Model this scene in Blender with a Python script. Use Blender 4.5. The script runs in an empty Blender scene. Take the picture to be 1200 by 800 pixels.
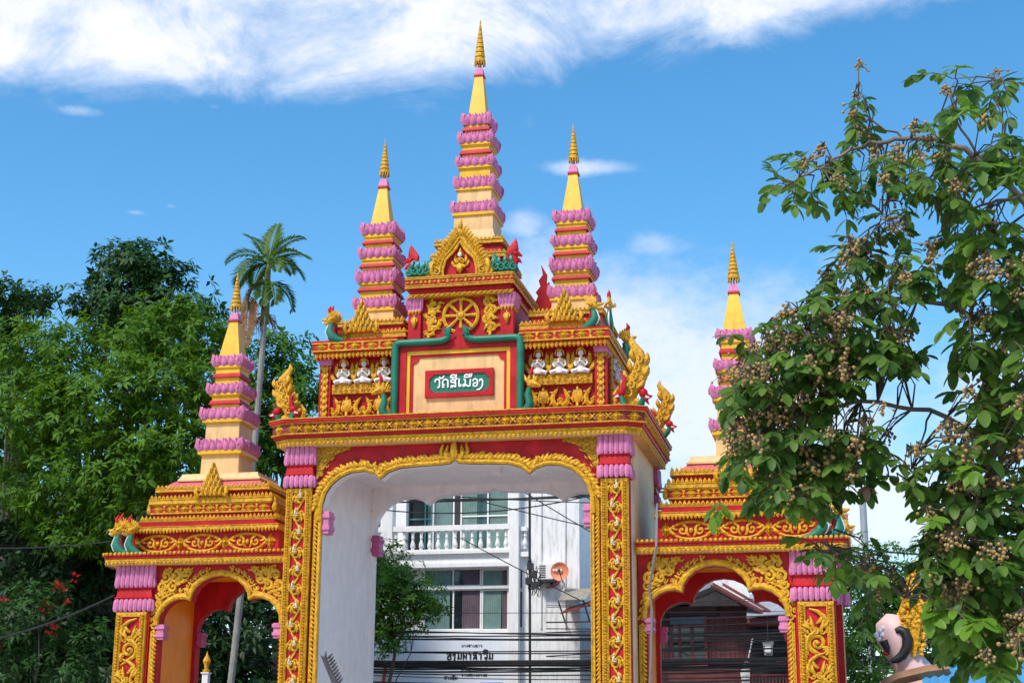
import bpy, math, random
import numpy as np
from mathutils import Vector, Matrix
R = random.Random(7)
scene = bpy.context.scene
COL = scene.collection
rad = math.radians

# ------------------------------------------------------------------ camera
CAM = np.array([8.585, -33.311, 1.6])
YAW, PIT, ROL, FPX = .2155, .2648, .0057, 1834.
FW = np.array([-math.sin(YAW)*math.cos(PIT), math.cos(YAW)*math.cos(PIT), math.sin(PIT)])
RT = np.array([math.cos(YAW), math.sin(YAW), 0.])
UP = np.cross(RT, FW)
def at(u, v, y):
    """world point on the plane y = const seen at photograph pixel (u, v)"""
    xr, yr = (u-600)/FPX, (400-v)/FPX
    a = xr*math.cos(ROL)-yr*math.sin(ROL); b = xr*math.sin(ROL)+yr*math.cos(ROL)
    d = a*RT+b*UP+FW
    return CAM+d*((y-CAM[1])/d[1])
cam = bpy.data.cameras.new('camera'); cam_o = bpy.data.objects.new('camera', cam); COL.objects.link(cam_o)
r2 = RT*math.cos(ROL)+UP*math.sin(ROL); u2 = -RT*math.sin(ROL)+UP*math.cos(ROL)
M = Matrix(((r2[0], u2[0], -FW[0], CAM[0]), (r2[1], u2[1], -FW[1], CAM[1]), (r2[2], u2[2], -FW[2], CAM[2]), (0, 0, 0, 1)))
cam_o.matrix_world = M
cam.sensor_width = 36; cam.lens = FPX/1200*36; cam.clip_end = 3000; cam.clip_start = .1
scene.camera = cam_o

# ------------------------------------------------------------------ light
SUN_TO = Vector((-.34, -.78, 1.12)).normalized()
SUN_EL = math.asin(SUN_TO.z); SUN_AZ = math.atan2(SUN_TO.x, SUN_TO.y)
sun = bpy.data.lights.new('sun', 'SUN'); sun.energy = 3.1; sun.angle = rad(10); sun.color = (1, .95, .88)
sun_o = bpy.data.objects.new('sun', sun); COL.objects.link(sun_o)
sun_o.rotation_euler = SUN_TO.to_track_quat('Z', 'Y').to_euler(); sun_o.location = (0, 0, 60)
vs = scene.view_settings
vs.view_transform = 'Standard'; vs.look = 'None'; vs.exposure = 0.40; vs.gamma = 1

# ------------------------------------------------------------------ world: daylight sky with clouds
W = bpy.data.worlds.new('World'); scene.world = W; W.use_nodes = True
nt = W.node_tree; nt.nodes.clear()
def N(t, **k):
    n = nt.nodes.new(t)
    for a, b in k.items(): setattr(n, a, b)
    return n
def L(a, b): nt.links.new(a, b)
def setin(n, i, x):
    if isinstance(x, (int, float)): n.inputs[i].default_value = x
    else: L(x, n.inputs[i])
def mth(op, a, b=0., c=0.):
    n = N('ShaderNodeMath', operation=op); setin(n, 0, a); setin(n, 1, b); setin(n, 2, c); return n.outputs[0]
def smooth(x, a, b):
    n = N('ShaderNodeMapRange', interpolation_type='SMOOTHSTEP'); setin(n, 0, x); n.inputs[1].default_value = a; n.inputs[2].default_value = b
    return n.outputs[0]
out = N('ShaderNodeOutputWorld'); bg = N('ShaderNodeBackground'); L(bg.outputs[0], out.inputs[0])
sky = N('ShaderNodeTexSky', sky_type='NISHITA', sun_disc=False, sun_elevation=SUN_EL, sun_rotation=SUN_AZ)
sky.air_density = 1.0; sky.dust_density = .3; sky.ozone_density = 2.2
SKY_STRENGTH = .145
bg.inputs[1].default_value = SKY_STRENGTH
tc = N('ShaderNodeTexCoord'); sep = N('ShaderNodeSeparateXYZ'); L(tc.outputs['Generated'], sep.inputs[0])
DEG = 180/math.pi
az = mth('MULTIPLY', mth('ARCTAN2', sep.outputs[0], sep.outputs[1]), DEG)
el = mth('MULTIPLY', mth('ARCSINE', sep.outputs[2]), DEG)
def dir_deg(u, v):
    p = at(u, v, 100.)-CAM; p /= np.linalg.norm(p)
    return math.atan2(p[0], p[1])*DEG, math.asin(p[2])*DEG
cmb = N('ShaderNodeCombineXYZ'); L(mth('MULTIPLY', az, .15), cmb.inputs[0]); L(mth('MULTIPLY', el, .26), cmb.inputs[1])
no1 = N('ShaderNodeTexNoise'); no1.inputs['Scale'].default_value = 1.0; no1.inputs['Detail'].default_value = 13; no1.inputs['Roughness'].default_value = .66
no1.inputs['Distortion'].default_value = .6
L(cmb.outputs[0], no1.inputs['Vector'])
cmb2 = N('ShaderNodeCombineXYZ'); L(mth('MULTIPLY', az, .35), cmb2.inputs[0]); L(mth('MULTIPLY', el, .55), cmb2.inputs[1]); cmb2.inputs[2].default_value = 3.3
no2 = N('ShaderNodeTexNoise'); no2.inputs['Scale'].default_value = 1.0; no2.inputs['Detail'].default_value = 12; no2.inputs['Roughness'].default_value = .68
L(cmb2.outputs[0], no2.inputs['Vector'])
n1 = mth('SUBTRACT', no1.outputs['Fac'], .5); n2 = mth('SUBTRACT', no2.outputs['Fac'], .5)
# high streak of cloud: its lower edge climbs towards the right
aL, eL = dir_deg(0, 112); aM, eM = dir_deg(560, 98); aR, eR = dir_deg(1120, -8)
edge = mth('MULTIPLY_ADD', mth('SUBTRACT', az, aL), (eM-eL)/(aM-aL), eL)
edge2 = mth('MULTIPLY_ADD', mth('MAXIMUM', mth('SUBTRACT', az, aM), 0.), (eR-eM)/(aR-aM)-(eM-eL)/(aM-aL), edge)
up_ = mth('SUBTRACT', el, edge2)
b1 = mth('MULTIPLY', smooth(up_, -1.2, 1.6), mth('SUBTRACT', 1., smooth(el, 30., 40.)))
m1 = smooth(mth('ADD', b1, mth('ADD', mth('MULTIPLY', n1, 1.9), mth('MULTIPLY', n2, .7))), .22, 1.25)
masks = m1
for (u, v, su, sv, w_) in ((690, 197, 48, 9, 1.0), (92, 130, 30, 7, .75), (765, 405, 90, 75, 1.15), (640, 330, 60, 55, .95), (612, 262, 28, 18, .85), (770, 288, 40, 16, .7), (905, 560, 150, 70, 1.1), (840, 470, 210, 120, 1.15), (720, 370, 130, 60, 1.05), (1000, 330, 120, 40, .55), (1040, 600, 190, 70, 1.15),
                          (160, 249, 12, 3, .6), (200, 241, 9, 3, .5), (250, 125, 10, 4, .5), (600, 95, 70, 10, .5), (1180, 470, 120, 90, .8), (480, 560, 200, 60, .6)):
    a0, e0 = dir_deg(u, v); a1, _ = dir_deg(u+su, v); _, e1 = dir_deg(u, v-sv)
    dx = mth('DIVIDE', mth('SUBTRACT', az, a0), a1-a0); dy = mth('DIVIDE', mth('SUBTRACT', el, e0), e1-e0)
    g = mth('MULTIPLY', mth('EXPONENT', mth('MULTIPLY', mth('ADD', mth('MULTIPLY', dx, dx), mth('MULTIPLY', dy, dy)), -.55)), w_)
    g = smooth(mth('ADD', g, mth('ADD', mth('MULTIPLY', n2, 1.15), mth('MULTIPLY', n1, .5))), .28, 1.15)
    g = mth('MULTIPLY', g, .85)
    masks = mth('MAXIMUM', masks, g)
# scattered cloud over the rest of the sky, thickening to haze at the horizon
low = mth('SUBTRACT', 1., smooth(el, -2., 17.))
rest = smooth(mth('ADD', mth('MULTIPLY', low, .55), mth('MULTIPLY', n1, 1.0)), .2, .8)
away = smooth(mth('ABSOLUTE', mth('SUBTRACT', az, aM)), 24., 60.)
rest2 = mth('MULTIPLY', mth('MULTIPLY', smooth(mth('ADD', n1, mth('MULTIPLY', n2, .3)), -.02, .28), away), .35)
masks = mth('MAXIMUM', masks, mth('MAXIMUM', mth('MULTIPLY', rest, .7), rest2))
mix = N('ShaderNodeMix', data_type='RGBA'); L(masks, mix.inputs['Factor'])
hsv = N('ShaderNodeHueSaturation'); hsv.inputs['Saturation'].default_value = 1.31; hsv.inputs['Hue'].default_value = .492; hsv.inputs['Value'].default_value = 1.12; L(sky.outputs[0], hsv.inputs['Color'])
L(hsv.outputs[0], mix.inputs['A'])
cl = N('ShaderNodeMix', data_type='RGBA'); cl.inputs['A'].default_value = (4.2, 4.8, 5.9, 1); cl.inputs['B'].default_value = (5.3, 5.4, 5.6, 1)
L(smooth(masks, .55, 1.), cl.inputs['Factor']); L(cl.outputs['Result'], mix.inputs['B'])
L(mix.outputs['Result'], bg.inputs[0])

# ------------------------------------------------------------------ materials
MATS = {}
def mat_base(name):
    m = bpy.data.materials.new(name); m.use_nodes = True; t = m.node_tree
    return m, t, t.nodes['Principled BSDF']
def paint(name, c, rough=.5, var=.22, dirt=.25, dirtc=(.10, .06, .04), bump=.25, bscale=40, spec=.4, streak=True, fscale=2.5, wear=None):
    """hand-painted plaster: uneven coats, weather streaks and a slightly rough skin"""
    m, t, p = mat_base(name)
    g = t.nodes.new('ShaderNodeNewGeometry')
    n = t.nodes.new('ShaderNodeTexNoise'); n.inputs['Scale'].default_value = fscale; n.inputs['Detail'].default_value = 6; n.inputs['Roughness'].default_value = .65
    t.links.new(g.outputs['Position'], n.inputs['Vector'])
    r = t.nodes.new('ShaderNodeMapRange'); r.inputs[1].default_value = .3; r.inputs[2].default_value = .7
    t.links.new(n.outputs['Fac'], r.inputs[0])
    mx = t.nodes.new('ShaderNodeMix'); mx.data_type = 'RGBA'
    mx.inputs['A'].default_value = tuple(x*(1-var) for x in c)+(1,)
    mx.inputs['B'].default_value = tuple(min(1, x*(1+var*.6)+.01) for x in c)+(1,)
    t.links.new(r.outputs[0], mx.inputs['Factor'])
    last = mx.outputs['Result']
    if dirt:
        mp = t.nodes.new('ShaderNodeMapping'); mp.inputs['Scale'].default_value = (5, 5, .7) if streak else (9, 9, 9)
        t.links.new(g.outputs['Position'], mp.inputs[0])
        n2_ = t.nodes.new('ShaderNodeTexNoise'); n2_.inputs['Scale'].default_value = 1.6; n2_.inputs['Detail'].default_value = 8; n2_.inputs['Roughness'].default_value = .7
        t.links.new(mp.outputs[0], n2_.inputs['Vector'])
        r2_ = t.nodes.new('ShaderNodeMapRange'); r2_.inputs[1].default_value = .48; r2_.inputs[2].default_value = .74; r2_.inputs[4].default_value = dirt
        t.links.new(n2_.outputs['Fac'], r2_.inputs[0])
        m2 = t.nodes.new('ShaderNodeMix'); m2.data_type = 'RGBA'; m2.inputs['B'].default_value = dirtc+(1,)
        t.links.new(last, m2.inputs['A']); t.links.new(r2_.outputs[0], m2.inputs['Factor']); last = m2.outputs['Result']
    if wear:
        n4 = t.nodes.new('ShaderNodeTexNoise'); n4.inputs['Scale'].default_value = 7; n4.inputs['Detail'].default_value = 9; n4.inputs['Roughness'].default_value = .75
        t.links.new(g.outputs['Position'], n4.inputs['Vector'])
        r4 = t.nodes.new('ShaderNodeMapRange'); r4.inputs[1].default_value = .66; r4.inputs[2].default_value = .70
        t.links.new(n4.outputs['Fac'], r4.inputs[0])
        m4 = t.nodes.new('ShaderNodeMix'); m4.data_type = 'RGBA'; m4.inputs['B'].default_value = wear+(1,)
        t.links.new(last, m4.inputs['A']); t.links.new(r4.outputs[0], m4.inputs['Factor']); last = m4.outputs['Result']
    t.links.new(last, p.inputs['Base Color'])
    p.inputs['Roughness'].default_value = rough; p.inputs['Specular IOR Level'].default_value = spec
    if bump:
        n3 = t.nodes.new('ShaderNodeTexNoise'); n3.inputs['Scale'].default_value = bscale; n3.inputs['Detail'].default_value = 4
        t.links.new(g.outputs['Position'], n3.inputs['Vector'])
        b = t.nodes.new('ShaderNodeBump'); b.inputs['Strength'].default_value = bump; b.inputs['Distance'].default_value = .02
        t.links.new(n3.outputs['Fac'], b.inputs['Height']); t.links.new(b.outputs[0], p.inputs['Normal'])
    MATS[name] = m
    return m
def leafmat(name, c1, c2, trans=.35, rough=.45, back=None):
    m, t, p = mat_base(name)
    g = t.nodes.new('ShaderNodeNewGeometry')
    rp = t.nodes.new('ShaderNodeValToRGB'); rp.color_ramp.elements[0].color = c1+(1,); rp.color_ramp.elements[1].color = c2+(1,)
    oi = t.nodes.new('ShaderNodeObjectInfo')
    ad = t.nodes.new('ShaderNodeMath'); ad.operation = 'ADD'
    t.links.new(g.outputs['Random Per Island'], ad.inputs[0]); t.links.new(oi.outputs['Random'], ad.inputs[1])
    fr = t.nodes.new('ShaderNodeMath'); fr.operation = 'FRACT'; t.links.new(ad.outputs[0], fr.inputs[0])
    t.links.new(fr.outputs[0], rp.inputs[0]); t.links.new(rp.outputs[0], p.inputs['Base Color'])
    p.inputs['Roughness'].default_value = rough; p.inputs['Specular IOR Level'].default_value = .3
    tr = t.nodes.new('ShaderNodeBsdfTranslucent')
    hs = t.nodes.new('ShaderNodeHueSaturation'); hs.inputs['Value'].default_value = 1.6; hs.inputs['Hue'].default_value = .485; t.links.new(rp.outputs[0], hs.inputs['Color'])
    t.links.new(hs.outputs[0], tr.inputs[0])
    ms = t.nodes.new('ShaderNodeMixShader'); ms.inputs[0].default_value = trans
    t.links.new(p.outputs[0], ms.inputs[1]); t.links.new(tr.outputs[0], ms.inputs[2])
    t.links.new(ms.outputs[0], t.nodes['Material Output'].inputs[0])
    MATS[name] = m
    return m
def glassmat(name, c, rough=.06):
    m, t, p = mat_base(name)
    p.inputs['Base Color'].default_value = c+(1,); p.inputs['Roughness'].default_value = rough; p.inputs['Specular IOR Level'].default_value = .6
    MATS[name] = m
    return m
RED = paint('red_paint', (.48, .005, .011), .5, .26, .45, (.15, .012, .014), .15, 25, .22)
REDW = paint('red_worn_paint', (.48, .005, .011), .5, .28, .5, (.17, .02, .02), .18, 25, .22, wear=(.58, .16, .16))
GOLD = paint('gold_paint', (.74, .375, .007), .36, .36, .9, (.19, .058, .003), .9, 38, .32, streak=False, fscale=9)
GOLDD = paint('gold_old_paint', (.64, .315, .008), .40, .4, .92, (.12, .04, .003), .9, 42, .3, streak=False, fscale=12)
PINK = paint('lilac_paint', (.66, .20, .37), .55, .22, .5, (.26, .05, .12), .5, 45, .25, streak=False, fscale=5)
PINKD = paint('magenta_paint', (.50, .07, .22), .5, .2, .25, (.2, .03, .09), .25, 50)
ROSE = paint('rose_paint', (.62, .10, .15), .5, .2, .3, (.3, .05, .06), .2, 30)
PEACH = paint('peach_paint', (.78, .47, .19), .55, .15, .5, (.30, .17, .08), .12, 25)
PEACHW = paint('weathered_peach_plaster', (.86, .56, .22), .55, .18, .55, (.30, .2, .10), .15, 25)
YEL = paint('yellow_paint', (.80, .44, .008), .40, .15, .5, (.34, .15, .01), .1, 25)
GREEN = paint('green_paint', (.004, .17, .095), .38, .25, .25, (.01, .06, .04), .25, 60)
ORANGE = paint('orange_paint', (.95, .34, .004), .5, .12, .2, (.4, .1, .01), .12, 20)
WHITE = paint('white_paint', (.78, .74, .76), .5, .08, .15, (.45, .36, .38), .15, 40)
INNER = paint('pale_plaster', (.86, .76, .74), .6, .09, .3, (.5, .42, .42), .12, 14)
BLACK = paint('black_paint', (.01, .01, .011), .5, .3, 0, bump=0)
RECESS = paint('dark_red_ground', (.24, .012, .014), .55, .4, .4, (.05, .01, .01), .3, 40, streak=False, fscale=10)

# ------------------------------------------------------------------ geometry helpers
class MB:
    def __init__(s): s.V = []; s.F = []
    def add(s, v, f):
        o = len(s.V); s.V += [tuple(map(float, p)) for p in v]; s.F += [tuple(i+o for i in q) for q in f]; return s
    def box(s, x0, x1, y0, y1, z0, z1):
        v = [(x, y, z) for z in (z0, z1) for y in (y0, y1) for x in (x0, x1)]
        return s.add(v, [(0, 2, 3, 1), (4, 5, 7, 6), (0, 1, 5, 4), (1, 3, 7, 5), (3, 2, 6, 7), (2, 0, 4, 6)])
    def prism(s, poly, y0, y1, bev=0.):
        """polygon in x,z (counter-clockwise seen from -y) extruded along y; bev insets the front face"""
        n = len(poly); P = [Vector((p[0], p[1])) for p in poly]
        fr = P
        if bev:
            fr = []
            for i in range(n):
                a, b, c = P[i-1], P[i], P[(i+1) % n]
                d1 = (b-a).normalized(); d2 = (c-b).normalized()
                nn = Vector((-d1.y-d2.y, d1.x+d2.x)); k = nn.length
                fr.append(b+(nn/k*bev if k > .05 else Vector((0, 0))))
            ym = y0+bev*.8
            v = [(p.x, y0, p.y) for p in fr]+[(p.x, ym, p.y) for p in P]+[(p.x, y1, p.y) for p in P]
            f = [tuple(range(n)), tuple(range(3*n-1, 2*n-1, -1))]
            for l in (0, n):
                f += [(l+i, l+n+i, l+n+(i+1) % n, l+(i+1) % n) for i in range(n)]
            return s.add(v, f)
        v = [(p.x, y0, p.y) for p in P]+[(p.x, y1, p.y) for p in P]
        return s.add(v, [tuple(range(n)), tuple(range(2*n-1, n-1, -1))]+[(i, n+i, n+(i+1) % n, (i+1) % n) for i in range(n)])
    def loft(s, rings, cap0=True, cap1=True):
        n = len(rings[0]); v = [p for r in rings for p in r]; f = []
        for k in range(len(rings)-1):
            f += [(k*n+i, k*n+(i+1) % n, (k+1)*n+(i+1) % n, (k+1)*n+i) for i in range(n)]
        if cap0: f.append(tuple(range(n-1, -1, -1)))
        if cap1: f.append(tuple(range((len(rings)-1)*n, len(rings)*n)))
        return s.add(v, f)
    def sq(s, cx, cy, prof, cap0=True, cap1=True):
        """square rings: prof = [(z, half width) or (z, hx, hy)]"""
        rr = []
        for p in prof:
            z, hx = p[0], p[1]; hy = p[2] if len(p) > 2 else hx
            rr.append([(cx-hx, cy-hy, z), (cx+hx, cy-hy, z), (cx+hx, cy+hy, z), (cx-hx, cy+hy, z)])
        return s.loft(rr, cap0, cap1)
    def lathe(s, cx, cy, prof, n=12):
        rr = [[(cx+r*math.cos(2*math.pi*i/n), cy+r*math.sin(2*math.pi*i/n), z) for i in range(n)] for z, r in prof]
        return s.loft(rr)
    def tube(s, path, rad_, n=6, flat=1., cap=True, up=(0, 1, 0)):
        P = [Vector(p) for p in path]; m = len(P)
        if not hasattr(rad_, '__len__'): rad_ = [rad_]*m
        rings = []; u = None
        for i in range(m):
            t = (P[min(i+1, m-1)]-P[max(i-1, 0)])
            if t.length < 1e-9: t = Vector((0, 0, 1))
            t.normalize()
            if u is None:
                u = Vector(up)-t*Vector(up).dot(t)
                if u.length < .05: u = Vector((1, .3, .2))-t*Vector((1, .3, .2)).dot(t)
            else: u = u-t*u.dot(t)
            if u.length < 1e-6: u = t.orthogonal()
            u.normalize(); w = t.cross(u)
            rings.append([tuple(P[i]+(u*math.cos(2*math.pi*k/n)*flat+w*math.sin(2*math.pi*k/n))*rad_[i]) for k in range(n)])
        return s.loft(rings, cap, cap)
    def ball(s, c, r, n=8, m=5):
        if not hasattr(r, '__len__'): r = (r, r, r)
        v = [(c[0], c[1], c[2]-r[2])]
        for j in range(1, m):
            a = -math.pi/2+math.pi*j/m
            v += [(c[0]+r[0]*math.cos(a)*math.cos(2*math.pi*i/n), c[1]+r[1]*math.cos(a)*math.sin(2*math.pi*i/n), c[2]+r[2]*math.sin(a)) for i in range(n)]
        v.append((c[0], c[1], c[2]+r[2])); f = [(0, 1+(i+1) % n, 1+i) for i in range(n)]
        for j in range(m-2):
            f += [(1+j*n+i, 1+j*n+(i+1) % n, 1+(j+1)*n+(i+1) % n, 1+(j+1)*n+i) for i in range(n)]
        e = 1+(m-1)*n; f += [(e, e-n+i, e-n+(i+1) % n) for i in range(n)]
        return s.add(v, f)
    def xform(s, fn, start=0):
        for i in range(start, len(s.V)): s.V[i] = tuple(fn(s.V[i]))
        return s
    def mesh(s, name, mat, smooth=40):
        me = bpy.data.meshes.new(name); me.from_pydata(s.V, [], s.F); me.materials.append(mat)
        if smooth and mat.name.startswith('gold'): smooth = min(smooth, 27)     # crisp, hand-cut stucco
        if smooth:
            me.shade_smooth(); me.set_sharp_from_angle(angle=rad(smooth))
        me.update(); return me
    def build(s, name, mat, parent=None, smooth=40, label=None):
        if not s.V: return None
        return inst(s.mesh(name, mat, smooth), name, parent, label=label)
def world_loc(o):
    p = Vector(o.location)
    while o.parent: o = o.parent; p += Vector(o.location)
    return p
LOCAL = set()   # things whose parts are modelled round their own base
def inst(me, name, parent=None, loc=(0, 0, 0), rot=(0, 0, 0), scale=(1, 1, 1), label=None):
    """one object; loc is a world position (things are built unrotated)"""
    o = bpy.data.objects.new(name, me); COL.objects.link(o)
    o.rotation_euler = rot; o.scale = scale
    if parent:
        o.parent = parent; top_ = parent
        while top_.parent: top_ = top_.parent
        o.location = loc if top_.name in LOCAL else Vector(loc)-world_loc(parent)
    else: o.location = loc
    if label: o['label'] = label
    return o
def tag(o, label, cat=None, group=None, kind=None):
    if label: o['label'] = label
    if cat: o['category'] = cat
    if group: o['group'] = group
    if kind: o['kind'] = kind
    return o
def thing(name, label, cat, loc=(0, 0, 0), group=None, local=False):
    o = tag(inst(None, name, None, loc), label, cat, group)
    if local: LOCAL.add(o.name)
    return o
def copy_tree(o, parent=None):
    c = o.copy(); COL.objects.link(c)
    if parent: c.parent = parent
    for ch in list(o.children): copy_tree(ch, c)
    return c
def structure(mb, name, mat, label=None):
    o = mb.build(name, mat); o['kind'] = 'structure'
    return o
def arcpts(cx, cz, r, a0, a1, n): return [(cx+r*math.cos(rad(a0+(a1-a0)*i/n)), cz+r*math.sin(rad(a0+(a1-a0)*i/n))) for i in range(n+1)]

# --------------------------- ornament (all relief lives in the x,z plane, standing proud towards -y)
def curl(mb, x, z, r, a0=0., turns=1.25, sgn=1, y=0., th=.28, n=15, sides=5, tail=None):
    """a spiral volute that winds inwards from radius r, with an optional tail leading into it"""
    path = []; rr = []
    a0 = rad(a0)
    if tail:
        sx, sz = x+r*math.cos(a0), z+r*math.sin(a0)
        for k in range(4):
            t = k/4; path.append((x+tail[0]*(1-t)+(sx-x)*t, y, z+tail[1]*(1-t)+(sz-z)*t)); rr.append(r*th*(.35+.65*t))
    for i in range(n+1):
        t = i/n; q = r*(1-t)**.8*.95+.05*r
        a = a0+sgn*2*math.pi*turns*t
        path.append((x+q*math.cos(a), y-r*.12*t, z+q*math.sin(a))); rr.append(r*th*(1-.45*t))
    mb.tube(path, rr, sides, .9)
    mb.ball((x, y-r*.2, z), r*.26, 6, 4)
def flame(mb, x, z, h, w, lean=0., y=0., ang=0., hook=.35, n=7, sides=5):
    """a kanok flame leaf: fat root, tip hooking over"""
    path = []; rr = []
    ca, sa = math.cos(rad(ang)), math.sin(rad(ang))
    for i in range(n+1):
        t = i/n
        px = lean*h*t*t+hook*w*math.sin(t*math.pi*1.35)*(1 if lean >= 0 else -1); pz = h*t
        path.append((x+px*ca-pz*sa, y-.25*w*math.sin(math.pi*min(1, t*1.1)), z+px*sa+pz*ca))
        rr.append(max(.006, w*.5*(math.sin(math.pi*(t*.8+.16))**.8)*(1-t*.35)) if i < n else .004)
    mb.tube(path, rr, sides, .7)
def row(mb, A, B, h, w, out, depth=.03, tipin=0.):
    """row of little leaf teeth from A to B, pointing up (h>0) or down (h<0), proud along 'out'"""
    A = Vector(A); B = Vector(B); d = B-A; n = max(1, int(round(d.length/w))); d /= n; o = Vector(out)
    for i in range(n):
        a = A+d*(i+.04); b = A+d*(i+.96); c = A+d*(i+.5)
        k = 1+.12*math.sin(i*12.9898)
        tip = c+Vector((0, 0, h*k))+o*tipin
        l = A+d*(i+.12)+Vector((0, 0, h*.5)); r_ = A+d*(i+.88)+Vector((0, 0, h*.5)); m = c+o*depth+Vector((0, 0, h*.38)); bb = c+Vector((0, 0, h*.4))-o*depth*.6
        mb.add([a, b, r_, tip, l, m, bb], [(0, 1, 5), (1, 2, 5), (2, 3, 5), (3, 4, 5), (4, 0, 5), (1, 0, 6), (2, 1, 6), (3, 2, 6), (4, 3, 6), (0, 4, 6)])
def beads(mb, A, B, r, step=None, n=6, m=4):
    A = Vector(A); B = Vector(B); d = B-A; k = max(1, int(round(d.length/(step or r*2.05))))
    for i in range(k): mb.ball(A+d*((i+.5)/k), r, n, m)
def rosette_mesh(name, w, h, dp, mat, petals=4):
    mb = MB(); n = petals*2
    ring = []; ring2 = []
    for i in range(n*2):
        a = 2*math.pi*i/(n*2); k = (1, .72, .8, .72)[i % 4] if petals == 4 else (1, .75)[i % 2]
        if petals == 4: k = 1/(abs(math.cos(a))+abs(math.sin(a)))*(1 if i % 2 == 0 else .9)
        ring.append((w/2*k*math.cos(a), 0, h/2*k*math.sin(a)))
        q = .58*k*(1 if i % 2 == 0 else .72)
        ring2.append((w/2*q*math.cos(a), -dp*(.8 if i % 2 == 0 else .45), h/2*q*math.sin(a)))
    m = len(ring)
    base = [(x, dp*.2, z) for x, _, z in ring]
    mb.loft([base, ring, [(x*.86, -dp*.35, z*.86) for x, _, z in ring], [(x*.66, -dp*.12, z*.66) for x, _, z in ring], ring2], True, True)
    for k in range(4):
        a = math.pi/2*k; ca, sa = math.cos(a), math.sin(a)
        mb.add([(w*.08*ca-w*.1*sa, -dp*.5, h*.08*sa+h*.1*ca), (w*.42*ca, -dp*.25, h*.42*sa), (w*.08*ca+w*.1*sa, -dp*.5, h*.08*sa-h*.1*ca), (w*.22*ca, -dp*1.05, h*.22*sa)], [(0, 1, 3), (1, 2, 3), (2, 0, 3)])
    mb.ball((0, -dp*.8, 0), (w*.12, dp*.5, h*.12), 6, 4)
    return mb.mesh(name, mat, 12)
ROS = rosette_mesh('rosette', 1, 1, .3, GOLD)
def cross_on(mb, x, z, s, y):
    for k in (-1, 1):
        mb.tube([(x-s, y, z-s*k), (x, y-.012, z), (x+s, y, z+s*k)], [.012, .022, .012], 4)
    mb.ball((x, y-.02, z), (.03, .02, .03), 6, 4)
def wave_panel(mb, x0, x1, z0, z1, y, seed=0, step=None):
    """a field of small curls filling a rectangle of relief"""
    rr = random.Random(seed); h = z1-z0; step = step or h*.5
    n = max(1, int((x1-x0)/step)); m = max(1, int(round(h/step)))
    for i in range(n):
        for j in range(m):
            cx = x0+(x1-x0)*(i+.5)/n; cz = z0+h*(j+.5)/m
            curl(mb, cx, cz, step*.42, rr.uniform(0, 360), 1.1, 1 if (i+j) % 2 else -1, y, .36, 9, 4)
def lotus(mb, cx, cy, z0, z1, hw, rn=random.Random(77)):
    """square band of lotus petals, tips up and curling out"""
    h = z1-z0
    core = hw*.90
    mb.sq(cx, cy, [(z0, core*.93), (z0+h*.2, core), (z0+h*.62, core), (z0+h*.8, core*.92), (z1-.02, core*.86)])
    n = max(4, int(round(2*hw/.172)))
    w = 2*hw/n
    for side in range(4):
        ca, sa = ((0, -1), (1, 0), (0, 1), (-1, 0))[side]
        tx, ty = -sa, ca
        for rowk, (cnt, sc, zz, dd) in enumerate(((n, 1., 0., 0.), (n+1, .75, h*.28, -.03))):
            for i in range(cnt):
                s0 = ((-hw+w*(i+.5)) if rowk == 0 else (-hw+w*i))+rn.uniform(-.012, .012); jt = rn.uniform(.9, 1.08); jo = rn.uniform(-.008, .012)
                ww = w*.5*sc; hh = h*.86 if rowk == 0 else h*.68
                v = []; f = []
                prof = ((0, .95, -.02), (.25, 1.12, .03), (.55, 1.08, .045), (.82, .68, .035), (1.0, .08, .06))
                for (t, kw, o) in prof:
                    for q, bul in ((-1, -.045), (-.55, .010), (0, .030), (.55, .010), (1, -.045)):
                        ss = s0+q*ww*kw; oo = hw*.955+dd+o*.75+bul
                        oo += jo; v.append((cx+tx*ss+ca*oo, cy+ty*ss+sa*oo, z0+zz+hh*t*jt))
                for a in range(4):
                    for b in range(4): f.append((a*5+b, a*5+b+1, a*5+b+6, a*5+b+5))
                mb.add(v, f)
    for sx in (-1, 1):
        for sy in (-1, 1):
            mb.tube([(cx+sx*hw*.9, cy+sy*hw*.9, z0+.01), (cx+sx*hw*.98, cy+sy*hw*.98, z0+h*.4), (cx+sx*hw*.96, cy+sy*hw*.96, z0+h*.8), (cx+sx*(hw+.02), cy+sy*(hw+.02), z1)], [.05, .075, .06, .008], 6)
def finial(parent, cx, cy, z0, z1, r):
    mb = MB(); H = z1-z0
    mb.lathe(cx, cy, [(z0-.18, .018), (z0+H*.1, .018)], 6)
    k = 8; z = z0
    for i in range(k):
        t = i/k; zz0 = z0+H*.86*(t**.94); zz1 = z0+H*.86*(((i+1)/k)**.94); rr = r*(1-t*.84)
        mb.lathe(cx, cy, [(zz0, rr*.6), (zz0, rr*1.02), (zz0+(zz1-zz0)*.25, rr*1.03), (zz0+(zz1-zz0)*.80, rr*.90), (zz0+(zz1-zz0)*.83, rr*.55)], 14)
    mb.lathe(cx, cy, [(z0+H*.84, r*.16), (z0+H*.9, r*.13), (z0+H*.93, r*.17), (z1, .004)], 8)
    for i in range(12):
        a = 2*math.pi*i/12; mb.ball((cx+r*.95*math.cos(a), cy+r*.95*math.sin(a), z0-.045), (.02, .02, .05), 5, 4)
    fo = mb.build('finial', GOLD, parent, 50)
    MB().lathe(cx, cy, [(z0, r*.62), (z0+H*.85, r*.16)], 10).build('finial_shade_core', BLACK, fo, 50)  # black core paints in the shade of the gaps between the rings
    return fo
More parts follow.
